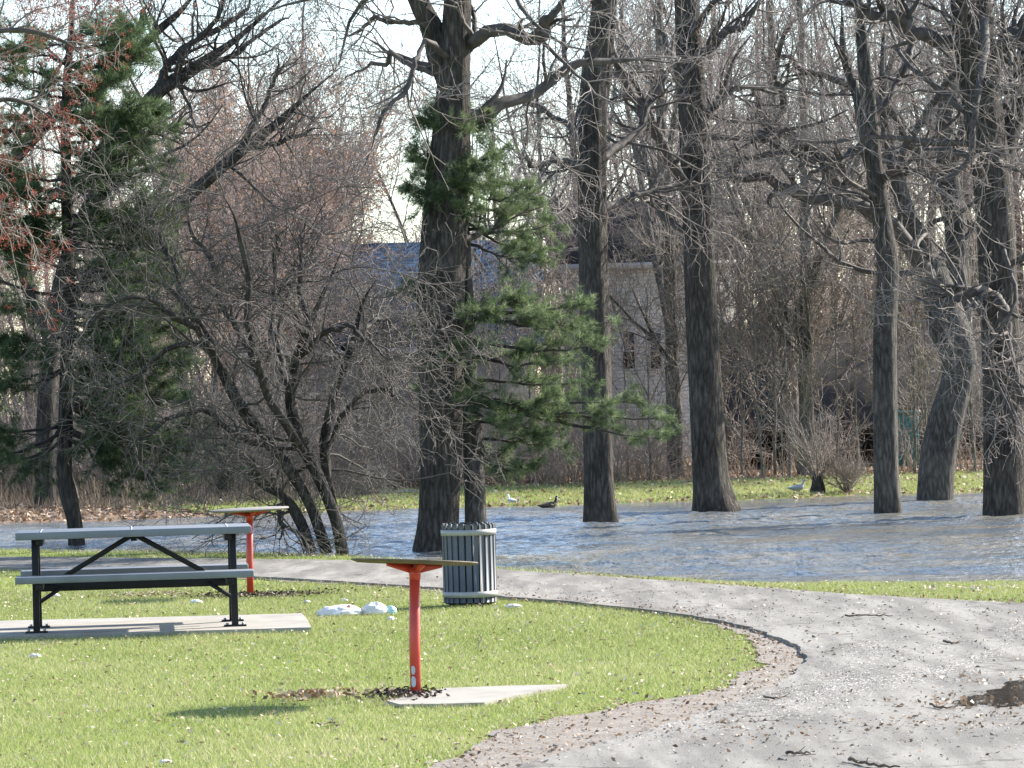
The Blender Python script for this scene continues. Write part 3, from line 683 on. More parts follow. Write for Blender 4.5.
big_tree('park_tree', 'straight furrowed tree flaring at the waterline, between the pine and the slim ivy-dark trunk',
    [[(716,512,50),(714,500,43),(710,470,36),(706,400,33),(701,300,31),(697,200,29),(692,100,28),(687,0,26),(684,-120,20),(690,-280,10)]],
    [[(694,215,10),(672,165,11,-.4),(648,120,10,-.8),(625,80,9,-1.),(608,40,8,-1.2),(600,0,6,-1.4)],
     [(697,240,8),(660,205,8,.5),(640,150,7,1.),(612,100,6,1.5)],
     [(690,60,10),(715,45,8,-.6),(742,22,7,-1),(770,-10,6,-1.2)],
     [(690,130,8),(720,105,6,.6),(748,90,5,1.),(800,95,4,1.5)],
     [(690,100,7),(665,55,6,.6),(650,0,5,1.)]],
    dC, 103, 'big bare trees standing in the flood water', low=.6, flare=.0)
big_tree('park_tree', 'slim upright bare tree in the water, fourth from the left of the flooded trunks',
    [[(888,513,27),(886,470,25),(885,400,24),(885,330,23),(888,270,22),(881,215,19),(873,160,17),(868,100,15),(862,40,14),(856,-30,12),(850,-160,8)],
     [(884,235,12),(876,190,12,.3),(860,120,10,.6),(845,60,9,.8),(838,0,8,1.)]],
    [[(868,150,8),(840,160,8,-.5),(812,178,6,-.8)],
     [(870,120,7),(895,80,7,.4),(905,40,6,.7),(890,-10,5,1.)],
     [(880,180,8),(900,160,7,-.5),(935,95,7,-.9),(975,40,6,-1.1),(1010,10,5,-1.2)]],
    dD, 104, 'big bare trees standing in the flood water', dens=.9, low=.5, mbark=M_bark_smooth)
big_tree('park_tree', 'crooked leaning tree in the water with a swollen bend and zigzag limbs reaching left',
    [[(935,500,33),(938,460,34),(946,420,34),(957,380,32),(958,355,38),(948,325,42),(940,295,34),(930,265,26),(912,225,17),(897,180,14),(885,130,12),(882,60,10),(890,-20,8)],
     [(958,370,16),(962,340,18,.3),(960,290,22,.4),(955,220,22,.5),(946,150,20,.5),(950,80,17,.5),(960,10,14,.5),(965,-100,9,.5)]],
    [[(940,300,20),(918,262,17,-.3),(893,232,14,-.6),(868,214,12,-.8),(842,205,13,-.9),(812,198,12,-1),(786,190,11,-1),(765,180,10,-1.1),(740,182,8,-1.1),(718,176,6,-1.2),(700,185,4,-1.2)],
     [(880,222,12,-.6),(852,200,14,-.8),(832,176,14,-1),(812,155,13,-1.),(795,140,12,-1.1),(775,128,11,-1.1),(760,112,9,-1.2),(748,95,5,-1.2),(725,105,3,-1.3)],
     [(777,130,8,-1.1),(780,110,8,-1.2),(780,85,8,-1.3),(774,62,6,-1.3),(780,40,5,-1.4),(792,24,4,-1.4),(780,0,4,-1.4)],
     [(815,160,7,-1.),(790,155,7,-1.3),(750,158,6,-1.5),(733,168,5,-1.6),(722,180,4,-1.6),(712,172,3,-1.6)],
     [(946,200,11,.5),(915,150,11,.1),(893,118,10,-.2),(862,98,9,-.4),(830,80,8,-.5),(803,70,7,-.6),(795,60,6,-.7),(770,58,5,-.7),(735,72,3,-.7)],
     [(952,170,10),(965,120,9,-.5),(975,60,8,-.9),(1000,30,6,-1.)]],
    dE, 105, 'big bare trees standing in the flood water', dens=1.0, low=.5, mbark=M_bark_smooth, wobm=1.25)
big_tree('park_tree', 'broad dark trunk in the water at the right edge of the view',
    [[(1005,516,42),(1004,470,40),(1003,400,39),(999,300,38),(994,200,38),(984,120,38),(976,60,40),(970,0,40),(965,-100,30),(960,-260,14)],
     [(996,190,16),(1012,140,20,.4),(1025,70,20,.7),(1035,0,16,.9)]],
    [[(970,40,18),(930,36,14,-.4),(895,18,12,-.8),(862,5,10,-1.1),(820,-10,7,-1.3)],
     [(990,60,14),(1010,40,16,-.5),(1040,30,14,-1.)],
     [(1000,300,9,-.1),(985,292,11,-.5),(966,296,10,-.8),(950,306,8,-.9),(936,318,5,-1.),(922,321,3,-1.)],
     [(992,294,10,-.5),(1000,302,11,-.7),(1004,328,11,-.8),(1010,362,10,-.9),(1022,400,9,-1.),(1035,440,8,-1.)],
     [(985,20,9,-1.),(984,60,8,-2),(976,110,7,-2.4),(972,150,6,-2.6),(955,175,5,-2.6),(935,180,4,-2.6),(900,160,3,-2.6)],
     [(978,78,5,-2.),(1000,88,5,-2.4),(1030,100,4,-2.6)],[(975,140,4,-2.5),(1000,160,4,-2.6),(1030,180,3,-2.6)],
     [(1004,250,5,-.5),(1016,300,4,-1.2),(1000,350,3,-1.3),(1010,420,3,-1.4),(1024,470,3,-1.4)]],
    dF, 106, 'big bare trees standing in the flood water', dens=1.1, low=.3, wobm=1.1)

# clump of leaning stems on the near bank
dG = gp(330, 553.5, 0)[1]
big_tree('leaning_tree', 'dark many-stemmed tree leaning left from the water edge behind the farther red post table', 
    [[(343,554,12),(336,520,12),(322,485,12),(308,455,13),(296,428,12),(290,395,10),(296,360,9),(310,325,8),(325,290,7),(342,250,5)],
     [(327,554,12),(316,520,11),(303,492,11),(285,465,12),(262,440,13),(240,405,12),(222,370,11),(203,335,10),(185,305,7),(155,285,5),(120,285,4)],
     [(312,553,11),(300,525,11),(285,500,10),(266,485,10),(252,468,11),(248,458,10)],
     [(341,554,9),(337,520,9,.5),(331,480,10,.6),(330,445,10,.6),(338,400,8,.6),(350,350,7,.6),(362,310,6,.6),(385,275,4,.6)],
     [(305,455,9),(283,420,9,-.5),(262,380,8,-.8),(250,330,7,-1),(246,280,6,-1),(236,225,5,-1),(215,180,3,-1)]],
    [[(240,405,9),(215,350,8,.4),(190,345,7,.6),(160,352,5,.7),(130,380,4,.8),(95,385,3,1)],
     [(222,370,8),(190,320,7,-.5),(150,300,5,-.9),(110,310,4,-1.2),(80,340,3,-1.4)],
     [(262,440,7),(240,432,6,-.3),(200,410,5,-.6),(160,425,4,-.8),(130,440,3,-1)],
     [(290,395,8),(272,330,7,.5),(278,270,5,.8),(262,210,4,1.)],
     [(296,360,7),(335,330,5,-.4),(362,335,4,-.6),(395,370,3,-.8)],
     [(262,380,7),(222,300,6,.6),(200,245,5,.9),(180,200,4,1.1)],
     [(310,325,6),(298,270,5,.3),(308,215,4,.5)],
     [(330,445,6,.6),(360,400,5,.3),(390,390,4,0),(412,410,3,-.3)],
     [(285,498,3),(284,515,4),(285,535,4)],
     [(203,335,6),(170,260,5,.2),(150,210,4,.3)],
     [(345,350,6),(375,320,5,.4),(400,330,4,.7)]],
    dG, 107, mbark=M_bark_dark, mtwig=M_twig_dark, dens=1.0, twigL=.75, low=.3, nn=(6,4,2), zbase=-.1, flare=.1, upm=-.01, rmin=.0036, L1=(.9,2.0), wobm=1.2)

# leaning old tree beyond the water, upper left
dH = gp(45, 511, -.1)[1]
big_tree('leaning_tree', 'old tree on the far left bank whose long heavy limbs slant up to the right',
    [[(46,511,21),(45,470,19),(46,410,18),(50,350,18),(58,300,18),(75,240,18),(100,190,18),(125,140,17),(155,95,15),(195,68,13),(235,40,9),(275,5,7),(320,-40,4)],
     [(50,340,14),(20,260,14,.5),(5,190,14,.8),(45,130,14,.9),(90,85,13,.9),(130,60,11,.9),(170,25,8,.9),(195,0,6,.9),(225,-40,4,.9)],
     [(60,310,12),(105,265,12,-.5),(155,225,12,-.8),(200,185,12,-1),(240,150,11,-1),(278,122,8,-1),(310,95,5,-1),(345,65,3,-1)]],
    [[(155,95,10),(175,60,8,.4),(205,40,6,.6),(240,15,5,.8),(262,-15,3,1.)],[(175,80,9),(185,50,6,-.4),(215,20,5,-.7),(230,-20,3,-1.)],
     [(195,68,8),(235,55,6,.5),(265,30,4,.8),(300,10,3,1.)],[(240,150,7,-1),(262,110,5,-1.2),(275,80,4,-1.3),(282,50,3,-1.4)],
     [(240,150,6,-1),(285,138,4,-.6),(325,125,3,-.4)],[(125,140,8),(165,130,5,.4),(215,125,3,.8)],[(100,85,8,.9),(130,40,6,.6),(150,0,4,.4)]],
    dH, 108, mbark=M_bark_dark, mtwig=M_twig_dark, dens=1.1, low=.45, zbase=-.1, rmin=.004, upm=.07)

# red flowering maple reaching in from the left edge
rng = np.random.default_rng(44)
dM = 41.0; root = empty('maple_tree', (dp(-110, 500, dM)[0], dM, 0), 'red flowering maple whose twigs hang in at the upper left corner', 'tree')
P0, R0 = pxline([(-112,556,30),(-110,420,28),(-105,250,25),(-95,100,20),(-85,-50,14),(-80,-200,8)], dM, 40)
mb = MB(); rough_tube(mb, P0, R0, 24, .06, 3); mb.build('trunk', M_bark_smooth, root, smooth=True)
mb = MB(); ll = []
for pts in ([(-105,240,9),(-70,180,7,-.5),(-35,160,5,-.8),(0,175,4,-1),(22,200,3,-1.)], [(-100,190,9),(-50,120,7,.3),(0,100,5,.5),(30,105,4,.6),(58,122,3,.6)],
            [(-95,120,9),(-50,50,7,-.6),(10,30,5,-1),(60,40,4,-1.2),(88,60,3,-1.3)], [(-90,60,8),(-40,-20,6,.5),(20,-30,5,.8),(70,5,3,1.)]):
    P, Rr = pxline(pts, dM, 20); rough_tube(mb, P, Rr, 8, .05, 2); ll.append((P, Rr))
P3, P4 = crown(mb, [], ll, 1.1, .5, .3, .9, -.02, .0026, nn=(5,4,3))
mb.build('crown', M_twig, root, smooth=True)
tips = P4[:, -1]; tips = tips[rng.random(len(tips)) < .85]
pp = (tips[:,None,:] + rng.normal(0, .018, (len(tips), 11, 3))).reshape(-1,3)
mb = MB(); leaflets(mb, pp, rng.uniform(.006,.014,len(pp)), .0); mb.build('red_flowers', M_redbud, root)

# pines
def needles(mb, P, D, n=34, L=.11, wd=.0045):
    m_ = len(P); D = D / (np.linalg.norm(D, axis=1, keepdims=True)+1e-9)
    d = D[:,None,:]*.75 + rng.normal(size=(m_, n, 3))*.62; d[...,2] += .12; d /= np.linalg.norm(d, axis=2, keepdims=True)
    s = np.cross(d, rng.normal(size=(m_, n, 3))); s /= np.linalg.norm(s, axis=2, keepdims=True)
    p = P[:,None,:] + rng.normal(size=(m_, n, 3))*.012; Ln = rng.uniform(.6,1.1,(m_,n,1))*L
    V = np.stack([p - s*wd/2, p + s*wd/2, p + d*Ln], 2).reshape(-1,3)
    tt = np.clip(np.repeat(rng.normal(.5,.22,m_), n) + rng.normal(0,.15,m_*n), 0, 1)
    mb.add(V, np.arange(m_*n*3).reshape(-1,3), np.repeat(tt, 3))
def pine(name, label, trunk, boughs, d, seed, mneed, nb=20, bl=(.28,.55), n=34, L=.11, wd=.0045, zbase=-.5, cat='pine tree'):
    global rng; rng = np.random.default_rng(seed)
    P0, R0 = pxline(trunk, d, 60); base = P0[0].copy(); base[2] = zbase
    P0 = np.vstack([base, P0]); R0 = np.concatenate([[R0[0]*1.05], R0])
    root = empty(name, base, label, cat)
    mb = MB(); rough_tube(mb, P0, R0, 24, .08, seed, .08); mb.build('trunk', M_bark_smooth if nb == 16 else M_bark_dark, root, smooth=True)
    mbw = MB(); mbn = MB(); PB = []; RB = []
    for y0, tx, ty, dd in boughs:
        # where the trunk stands at that height in the picture
        ys = np.array([p[1] for p in trunk])[::-1]; xs = np.array([p[0] for p in trunk])[::-1]; x0 = np.interp(y0, ys, xs)
        a = dp(x0, y0, d); b_ = dp(tx, ty, d + dd); mid = (a + b_)/2 + (0, 0, -.05 + rng.normal(0,.06)); L_ = np.linalg.norm(b_-a)
        s = smooth_line([a, mid, b_], 12); s += rng.normal(0, .012, s.shape); PB.append(s); RB.append(np.linspace(.012 + .012*L_, .006, 12))
    PB = np.array(PB); RB = np.array(RB); wood(mbw, PB, RB, 6)
    Q1, r1_ = kids(PB, RB, nb, .35, 1., (30,65), bl, .5, 5, .06, .025, .0035, .5, .45, flat=.85); wood(mbw, Q1, r1_, 4)
    Q2, r2_ = kids(Q1, r1_, 3, .4, 1., (25,55), (.10,.2), .6, 3, .06, .04, .003, .4, .1, flat=.8); wood(mbw, Q2, r2_, 3)
    mbw.build('branches', M_twig_dark, root, smooth=True)
    for Q, ks in ((Q1, (2,3,4)), (Q2, (1,2))):
        for k in ks: needles(mbn, Q[:,k], Q[:,k]-Q[:,k-1], n, L, wd)
    needles(mbn, PB[:,-1], PB[:,-1]-PB[:,-2], n*2, L, wd)
    mbn.build('foliage', mneed, root); return root
dP = gp(475, 549, ZW)[1]
bo = [(108,450,104,0),(118,432,122,-.2),(125,472,126,.1),(128,452,128,-.4),(150,417,150,-.3),(150,496,155,-.3),(158,478,168,-.5),(165,438,168,-.4),(178,460,185,-.6),(190,410,186,-.2),(190,422,203,-.5),(185,500,186,.3),(190,530,192,-.3),(200,518,212,.4),(195,470,205,-.7),
      (222,545,250,.4),(228,548,226,-.4),(240,535,262,.2),
      (300,402,291,-.3),(308,588,303,-.4),(314,612,322,.3),(300,520,298,-.5),(318,420,318,.5),(312,480,312,-.9),(320,550,316,-.8),(348,432,362,-.5),(338,602,346,-.4),(350,525,348,.4),(345,470,350,-.9),(352,560,360,-.7),
      (383,428,392,.4),(380,585,384,.5),(400,668,420,-.2),(398,640,402,.3),(392,560,398,-.6),(396,610,412,-.5),(418,540,436,-.4),(436,562,448,.3),(445,522,470,-.5),(402,660,440,.2),(428,500,458,.5),(385,480,395,-.8),(410,505,420,-.8)]
pine('pine_tree', 'green pine with layered boughs standing in the water just behind the litter bin', [(476,549,22),(475,500,21),(472,440,19),(469,380,16),(467,300,13),(464,220,10),(459,150,7),(453,100,4)], bo, dP, 201, M_needles, 16, (.2,.42), n=26, L=.095)
dQ = gp(75, 545, ZW)[1]
rq = np.random.default_rng(5); bo = []
for k in range(120):
    y0 = rq.uniform(40, 450); s = 1 if rq.random() < .62 else -1; ln = rq.uniform(25, 80 + .12*y0); a_ = rq.uniform(0, 6.28)
    bo.append((y0, 68 + s*ln, y0 - rq.uniform(-5, 35) + (22 if y0 > 300 else 0), rq.uniform(-1.1, 1.1)))
for x_, y_, d_2 in ((190,470,.4),(160,440,-.5),(130,462,.3),(215,450,.2),(115,480,0),(175,480,-.3),(20,470,.3),(5,430,-.4),(100,440,-.6),(200,425,.8),(240,470,.9),(150,490,.6)): bo.append((rq.uniform(400,440), x_, y_, d_2))
pine('pine_tree', 'tall dark pine standing in the water at the left behind the picnic table', [(77,546,17),(74,520,15),(67,490,17),(64,470,15),(66,400,14),(68,300,13),(67,200,11),(66,100,9),(72,20,7),(74,-60,5),(74,-150,3)], bo, dQ, 202, M_needles_dark, 13, (.3,.6), 24, .12, .006)

# ------------------------------------------------ background trees (prototypes, then copies)
def proto(seed, H, r0, mtwig, mbark, ang, label, group, leaf=None, leafn=0, dens=1.0, name='bare_tree', wob=.10, forks=2):
    global rng; rng = np.random.default_rng(seed)
    root = empty(name, (0,0,0), label, 'tree', group)
    K = 30; z = np.linspace(-.1, H, K); P = np.stack([np.cumsum(rng.normal(0,.035,K)), np.cumsum(rng.normal(0,.035,K)), z], 1); P[:,:2] -= P[0,:2]; P[:,:2]*= np.linspace(0,1,K)[:,None]**.5
    Rr = r0*(1 - .85*np.linspace(0,1,K)); st = [(P, Rr)]
    mb = MB(); rough_tube(mb, P, Rr, 12, .06, seed, .15)
    for k in range(forks):
        a, b_ = kids(P[None], Rr[None], 1, .15, .45, (18,35), (H*.5,H*.75), .7, 16, .06, .05, .02, .85, .2); rough_tube(mb, a[0], b_[0], 10, .05, seed+k); st.append((a[0], b_[0]))
    mb.build('trunk', mbark, root, smooth=True)
    mb = MB(); P1s, R1s = [], []
    for P, Rr in st:
        P, Rr = resample(P, Rr, 20); a, b_ = kids(P[None], Rr[None], int(15*dens), .15, .98, ang, (H*.12,H*.28), .4, 8, wob, .06, .010, .8, .3); b_ = np.minimum(b_, .05); wood(mb, a, b_, 4); P1s.append(a); R1s.append(b_)
    P1, R1 = np.concatenate(P1s), np.concatenate(R1s)
    P2, R2 = kids(P1, R1, 6, .1, 1, (25,60), (.7,1.7), .5, 6, .14, .05, .009, .6, .3); wood(mb, P2, R2, 3)
    P3, R3 = kids(P2, R2, 3, .1, 1, (25,60), (.35,.9), .6, 4, .16, .05, .007, .4, .2); wood(mb, P3, R3, 3)
    P4, R4 = kids(P3, R3, 1, .2, 1, (25,60), (.2,.5), .7, 3, .16, .05, .0055, .3, .2); wood(mb, P4, R4, 3)
    mb.build('crown', mtwig, root, smooth=False)
    if leaf:
        tp = P4[:, -1][rng.random(len(P4)) < leafn]; tp = (tp[:,None] + rng.normal(0,.05,(len(tp),3,3))).reshape(-1,3)
        mb = MB(); leaflets(mb, tp, rng.uniform(.02,.05,len(tp)) if leaf is M_rustleaf else rng.uniform(.012,.026,len(tp)), .1); mb.build('leaves' if leaf is M_rustleaf else 'buds', leaf, root)
    return root
def copy_tree(root, loc, rz, s, label=None, tilt=(0,0)):
    c = root.copy(); C.objects.link(c); c.location = loc; c.rotation_euler = (tilt[0], tilt[1], rz); c.scale = (s, s, s)
    if label: c['label'] = label
    for ch in root.children:
        d = ch.copy(); C.objects.link(d); d.parent = c
    return c
GB = 'bare trees in the wood beyond the water'
M_bark_far = bark('bark_far', (.10,.088,.078), (.24,.21,.185), .4)
pA = proto(301, 15, .17, M_twig, M_bark_far, (35,65), 'tall grey bare tree in the wood beyond the water', GB, M_pinkbud, .3)
pB = proto(302, 14, .13, M_twig_pink, M_bark_far, (30,55), 'bare tree with pinkish twigs in the wood beyond the water', GB, M_pinkbud, .6, wob=.13)
pC = proto(303, 11, .09, M_twig_pink, M_bark_far, (25,50), 'slender bare tree with budding twigs in the wood beyond the water', GB, M_pinkbud, .5, forks=3)
pD = proto(304, 9.5, .10, M_twig_pink, M_bark_smooth, (20,45), 'broad tree keeping rusty brown leaves, beyond the water left of centre', 'rusty leaved trees beyond the water', M_rustleaf, .7, dens=1.2, forks=4)
M_bark_pale = bark('bark_pale', (.13,.115,.10), (.3,.27,.24), .3)
pE = proto(305, 6, .032, M_twig_tan, M_bark_pale, (25,60), 'pale thin sapling at the front of the thicket beyond the water', 'saplings at the edge of the thicket', None, 0, dens=.5, forks=2, name='sapling')
used = set(); LAB0 = {r_.name: r_['label'] for r_ in (pA, pB, pC, pD, pE)}
def put(root, px, d, s=1.0, label=None, tilt=(0,0)):
    p = dp(px, 470, d); loc = (p[0], d, -.05)
    rz = random.uniform(0, 6.28)
    if root.name not in used:
        used.add(root.name); root.location = loc; root.rotation_euler = (tilt[0], tilt[1], rz); root.scale = (s,s,s)
        if label: root['label'] = label
        return root
    return copy_tree(root, loc, rz, s, label or LAB0[root.name], tilt)
put(pA, 806, 75.5, .9, 'straight dark bare tree on the far bank between the flaring trunk and the slim trunk')
put(pA, 676, 76, .95, 'bare tree on the far bank just left of the flaring trunk')
for k, (px, d) in enumerate([(-40,90),(105,97),(25,102),(285,108),(470,110),(548,99),(590,113),(645,114),(655,118),(706,97),(750,92),(770,104),(796,82),(840,96),(870,108),(905,93),(930,100),(1015,92),(1040,104),(965,94),(990,95),(1030,95),(1060,90),(-70,80),(600,106),(745,112),(820,110)]):
    put((pA, pB, pC, pB)[k % 4], px, d + random.uniform(-1,1), random.uniform(.85,1.15), None, (random.uniform(-.05,.05), random.uniform(-.06,.06)))
for px, d, s in ((215,86,.95),(262,83,.88),(300,90,1.0),(300,107,1.),(160,92,.8),(235,95,1.1),(320,109,1.2)): put(pD, px, d, s)
for px, d, s in ((95,76,.8),(120,77,.7),(265,76,.7),(360,77,.8),(395,78,.75),(505,75,.7),(530,76,.8),(560,77,.8),(628,77,.7),(650,75,.75),(742,75.5,.8),(762,74.5,.9),(775,76,1.),(790,74.5,.85),(838,75.5,.8),(858,76,.9),(915,74.5,.9),(925,76,.8),(975,75,.9),(30,76,.9),(10,77,.8),(150,77,.75),(440,78,.8),(800,78,1.),(728,77,.9)): put(pE, px, d, s)

# far wood as one mass
rng = np.random.default_rng(77); n = 440
x = rng.uniform(-24, 22, n); y = rng.uniform(118, 140, n); K = 8; Hh = np.where((rng.random(n) < .13) & ((x < -7) | (x > -2)), rng.uniform(9, 15, n), rng.uniform(4, 7.5, n))
P = np.zeros((n, K, 3)); P[:,:,0] = x[:,None] + np.cumsum(rng.normal(0,.12,(n,K)),1); P[:,:,1] = y[:,None]; P[:,:,2] = np.linspace(-.1, 1, K)[None]*Hh[:,None]
Rr = rng.uniform(.06,.16,n)[:,None]*(1-.8*np.linspace(0,1,K))[None]
mb = MB(); wood(mb, P, Rr, 5)
P1, R1 = kids(P, Rr, 9, .1, .98, (25,55), (1.,2.6), .4, 5, .12, .06, .012, .6, .3); wood(mb, P1, R1, 3)
P2, R2 = kids(P1, R1, 5, .1, 1, (25,60), (.5,1.4), .6, 4, .16, .05, .008, .5, .3); wood(mb, P2, R2, 3)
P3, R3 = kids(P2, R2, 3, .1, 1, (25,60), (.4,1.), .7, 3, .16, .05, .007, .5, .3); wood(mb, P3, R3, 3)
o = mb.build('distant_wood', M_twig_pink); setp(o, 'mass of bare trees far behind the houses', 'wood', kind='stuff')

# thicket and dry weeds on the far bank
rng = np.random.default_rng(78); n = 2600
x = rng.uniform(-13.5, 13.5, n); y = yfar(x) + rng.uniform(8.5, 17, n); k = rng.random(n) < np.where(x < -2, 1, np.where(x < 3, .5, .12)); x, y = x[k], y[k]; n = len(x); K = 6
left = x < -3.5
Hh = np.where(left, rng.uniform(.5, 2.6, n), rng.uniform(.4, 1.6, n)); d = np.stack([rng.normal(0,.28,n), rng.normal(0,.28,n), np.ones(n)], 1)
P = np.zeros((n,K,3)); P[:,0] = np.stack([x,y,np.zeros(n)],1)
for k in range(1,K): d = d + rng.normal(size=(n,3))*.13; d /= np.linalg.norm(d,axis=1,keepdims=True); P[:,k] = P[:,k-1] + d*(Hh/(K-1))[:,None]
Rr = rng.uniform(.006,.016,n)[:,None]*(1-.6*np.linspace(0,1,K))[None]
mb = MB(); wood(mb, P, Rr, 4)
P1, R1 = kids(P, Rr, 6, .1, 1, (25,70), (.4,1.1), .6, 5, .2, .0, .0045, .5, .3); wood(mb, P1, R1, 3)
P2, R2 = kids(P1, R1, 4, .1, 1, (25,70), (.2,.6), .7, 4, .2, .0, .004, .4, .3); wood(mb, P2, R2, 3)
o = mb.build('undergrowth', M_twig_tan); setp(o, 'tangled leafless brush along the far bank', 'undergrowth', kind='stuff')
n = 26000; x = rng.uniform(-13.5, 13.5, n); y = yfar(x) + np.where(x < -3, rng.uniform(3.5, 14, n), rng.uniform(8.2, 14, n)); k = rng.random(n) < np.where(x < -3, 1, np.where(x < 3.5, .22, .10)); x, y = x[k], y[k]; n = len(x)
h = rng.uniform(.12,.7,n)*np.where(y - yfar(x) < 6, .35, 1); th = rng.uniform(0,6.28,n); ww = rng.uniform(.006,.02,n); le = rng.normal(size=(n,2))*(h*.35)[:,None]
V = np.stack([np.stack([x+np.cos(th)*ww, y+np.sin(th)*ww, 0*x-.05],1), np.stack([x-np.cos(th)*ww, y-np.sin(th)*ww, 0*x-.05],1), np.stack([x+le[:,0], y+le[:,1], h],1)],1)
mb = MB(); mb.add(V, (np.arange(n)*3)[:,None]+np.arange(3)[None], np.repeat(rng.random(n),3))
o = mb.build('dry_weeds', M_reed); setp(o, 'dry brown weeds standing on the far bank', 'weeds', kind='stuff')

# twiggy shrub on its own stump on the far bank, and a leafless bush at left
def shrub(px, py, z, H, n, spread, label, seed, mt=M_twig_tan, stump=None, name='shrub'):
    global rng; rng = np.random.default_rng(seed); b = gp(px, py, z); root = empty(name, b, label, 'shrub')
    if stump:
        mbs = MB(); Pk = np.array([b + (0,0,zz) for zz in (-.1,.05,.2,stump)]); rough_tube(mbs, smooth_line(Pk, 10), np.linspace(.13,.09,10), 14, .12, seed, .2); tube(mbs, [b+(0,0,stump-.02), b+(0,0,stump)], [.09,.03], 10)
        mbs.build('trunk', M_bark_dark, root, smooth=True); z0 = stump*.7
    else: z0 = 0
    K = 7; d = rng.normal(size=(n,3))*(spread,spread,.1) + (0,0,1); d /= np.linalg.norm(d,axis=1,keepdims=True)
    P = np.zeros((n,K,3)); P[:,0] = b + (0,0,z0) + rng.normal(0,.03,(n,3)); Hh = rng.uniform(.5,1,n)*H
    for k in range(1,K): d = d + rng.normal(size=(n,3))*.07; d /= np.linalg.norm(d,axis=1,keepdims=True); P[:,k] = P[:,k-1] + d*(Hh/(K-1))[:,None]
    Rr = rng.uniform(.008,.014,n)[:,None]*(1-.6*np.linspace(0,1,K))[None]; mbx = MB(); wood(mbx, P, Rr, 4)
    P1, R1 = kids(P, Rr, 5, .2, 1, (20,50), (.3,.6), .6, 5, .12, .03, .004, .5, .3); wood(mbx, P1, R1, 3)
    P2, R2 = kids(P1, R1, 3, .2, 1, (20,50), (.15,.35), .6, 4, .12, .03, .0035, .5, .3); wood(mbx, P2, R2, 3)
    mbx.build('branches', mt, root); return root
shrub(818, 494, -.12, 1.35, 26, .45, 'twiggy fan shaped shrub sprouting from a short stump at the far waterline', 401, stump=.32)
shrub(847, 492, -.1, .45, 30, .5, 'low tuft of dry stems at the far waterline right of the stump shrub', 402)
shrub(222, 505, -.1, .95, 40, .16, 'narrow upright bush of dark stems on the leafy far bank', 403, mt=M_twig_dark)
shrub(365, 500, -.1, .5, 40, .9, 'low brown bush on the far bank left of the thickest tree', 404)
# stump
b_ = gp(178, 504, -.1); st_ = empty('tree_stump', b_, 'short round grey stump on the leafy far bank at left', 'stump')
mb = MB(); P = smooth_line([b_+(0,0,-.05), b_+(0,0,.1), b_+(0,0,.25), b_+(0,0,.36)], 14); rough_tube(mb, P, np.interp(np.linspace(0,1,14),[0,.5,1],[.14,.14,.12]), 20, .07, 5); mb.build('trunk', M_bark_smooth, st_, smooth=True)
M_cut = plain('cut_wood', (.3,.25,.19), .8, var=.2, scale=20)
mb = MB(); tube(mb, [b_+(0,0,.355), b_+(0,0,.368)], [.12,.112], 20); mb.build('cut_face', M_cut, st_)

# ------------------------------------------------ buildings
M_blue = None
m, t, b = newmat('blue_shingle_roof'); M_blue = m
g = t.nodes.new('ShaderNodeNewGeometry'); sx = t.nodes.new('ShaderNodeSeparateXYZ'); t.links.new(g.outputs['Position'], sx.inputs[0])
cb = t.nodes.new('ShaderNodeCombineXYZ'); t.links.new(sx.outputs['X'], cb.inputs[0]); t.links.new(sx.outputs['Z'], cb.inputs[1])
br_ = N(t, 'TexBrick', Scale=3.2); br_.inputs['Color1'].default_value = (.012,.034,.078,1); br_.inputs['Color2'].default_value = (.022,.052,.108,1); br_.inputs['Mortar'].default_value = (.005,.009,.018,1)
br_.inputs['Mortar Size'].default_value = .04; br_.inputs['Brick Width'].default_value = .9; br_.inputs['Row Height'].default_value = .3; t.links.new(cb.outputs[0], br_.inputs['Vector'])
c = mix(t, .35, br_.outputs['Color'], ramp(t, noise(t, coords(t), 3, 4), [(.3,(.008,.022,.05)), (.7,(.022,.05,.095))])); t.links.new(c, b.inputs['Base Color']); b.inputs['Roughness'].default_value = .9; b.inputs['Specular IOR Level'].default_value = .1
def brickmat(name, c1, c2, mo, sc_, bw, rh):
    m, t, b = newmat(name); g = t.nodes.new('ShaderNodeNewGeometry'); sx = t.nodes.new('ShaderNodeSeparateXYZ'); t.links.new(g.outputs['Position'], sx.inputs[0])
    ad = N(t, 'Math', operation='ADD'); t.links.new(sx.outputs['X'], ad.inputs[0]); t.links.new(sx.outputs['Y'], ad.inputs[1])
    cb = t.nodes.new('ShaderNodeCombineXYZ'); t.links.new(ad.outputs[0], cb.inputs[0]); t.links.new(sx.outputs['Z'], cb.inputs[1])
    q = N(t, 'TexBrick', Scale=sc_); q.inputs['Color1'].default_value = (*c1,1); q.inputs['Color2'].default_value = (*c2,1); q.inputs['Mortar'].default_value = (*mo,1)
    q.inputs['Brick Width'].default_value = bw; q.inputs['Row Height'].default_value = rh; q.inputs['Mortar Size'].default_value = .03; t.links.new(cb.outputs[0], q.inputs['Vector'])
    c = mix(t, .3, q.outputs['Color'], ramp(t, noise(t, coords(t), 2, 4), [(.3, tuple(x*.7 for x in c1)), (.7, c2)])); t.links.new(c, b.inputs['Base Color']); b.inputs['Roughness'].default_value = .85
    return m
M_pale = brickmat('pale_grey_brick', (.56,.54,.5), (.7,.67,.62), (.38,.36,.33), 2.2, .5, .22)
M_graywall = plain('grey_siding', (.16,.16,.165), .8, var=.2, scale=3)
M_trim = plain('white_trim', (.5,.48,.46), .6, var=.12)
M_glass = plain('dark_window_glass', (.05,.045,.045), .12, var=.3, scale=1)
M_brownroof = plain('brown_grey_roof', (.05,.043,.04), .9, var=.3, scale=4, bmp=.01, spec=.1)
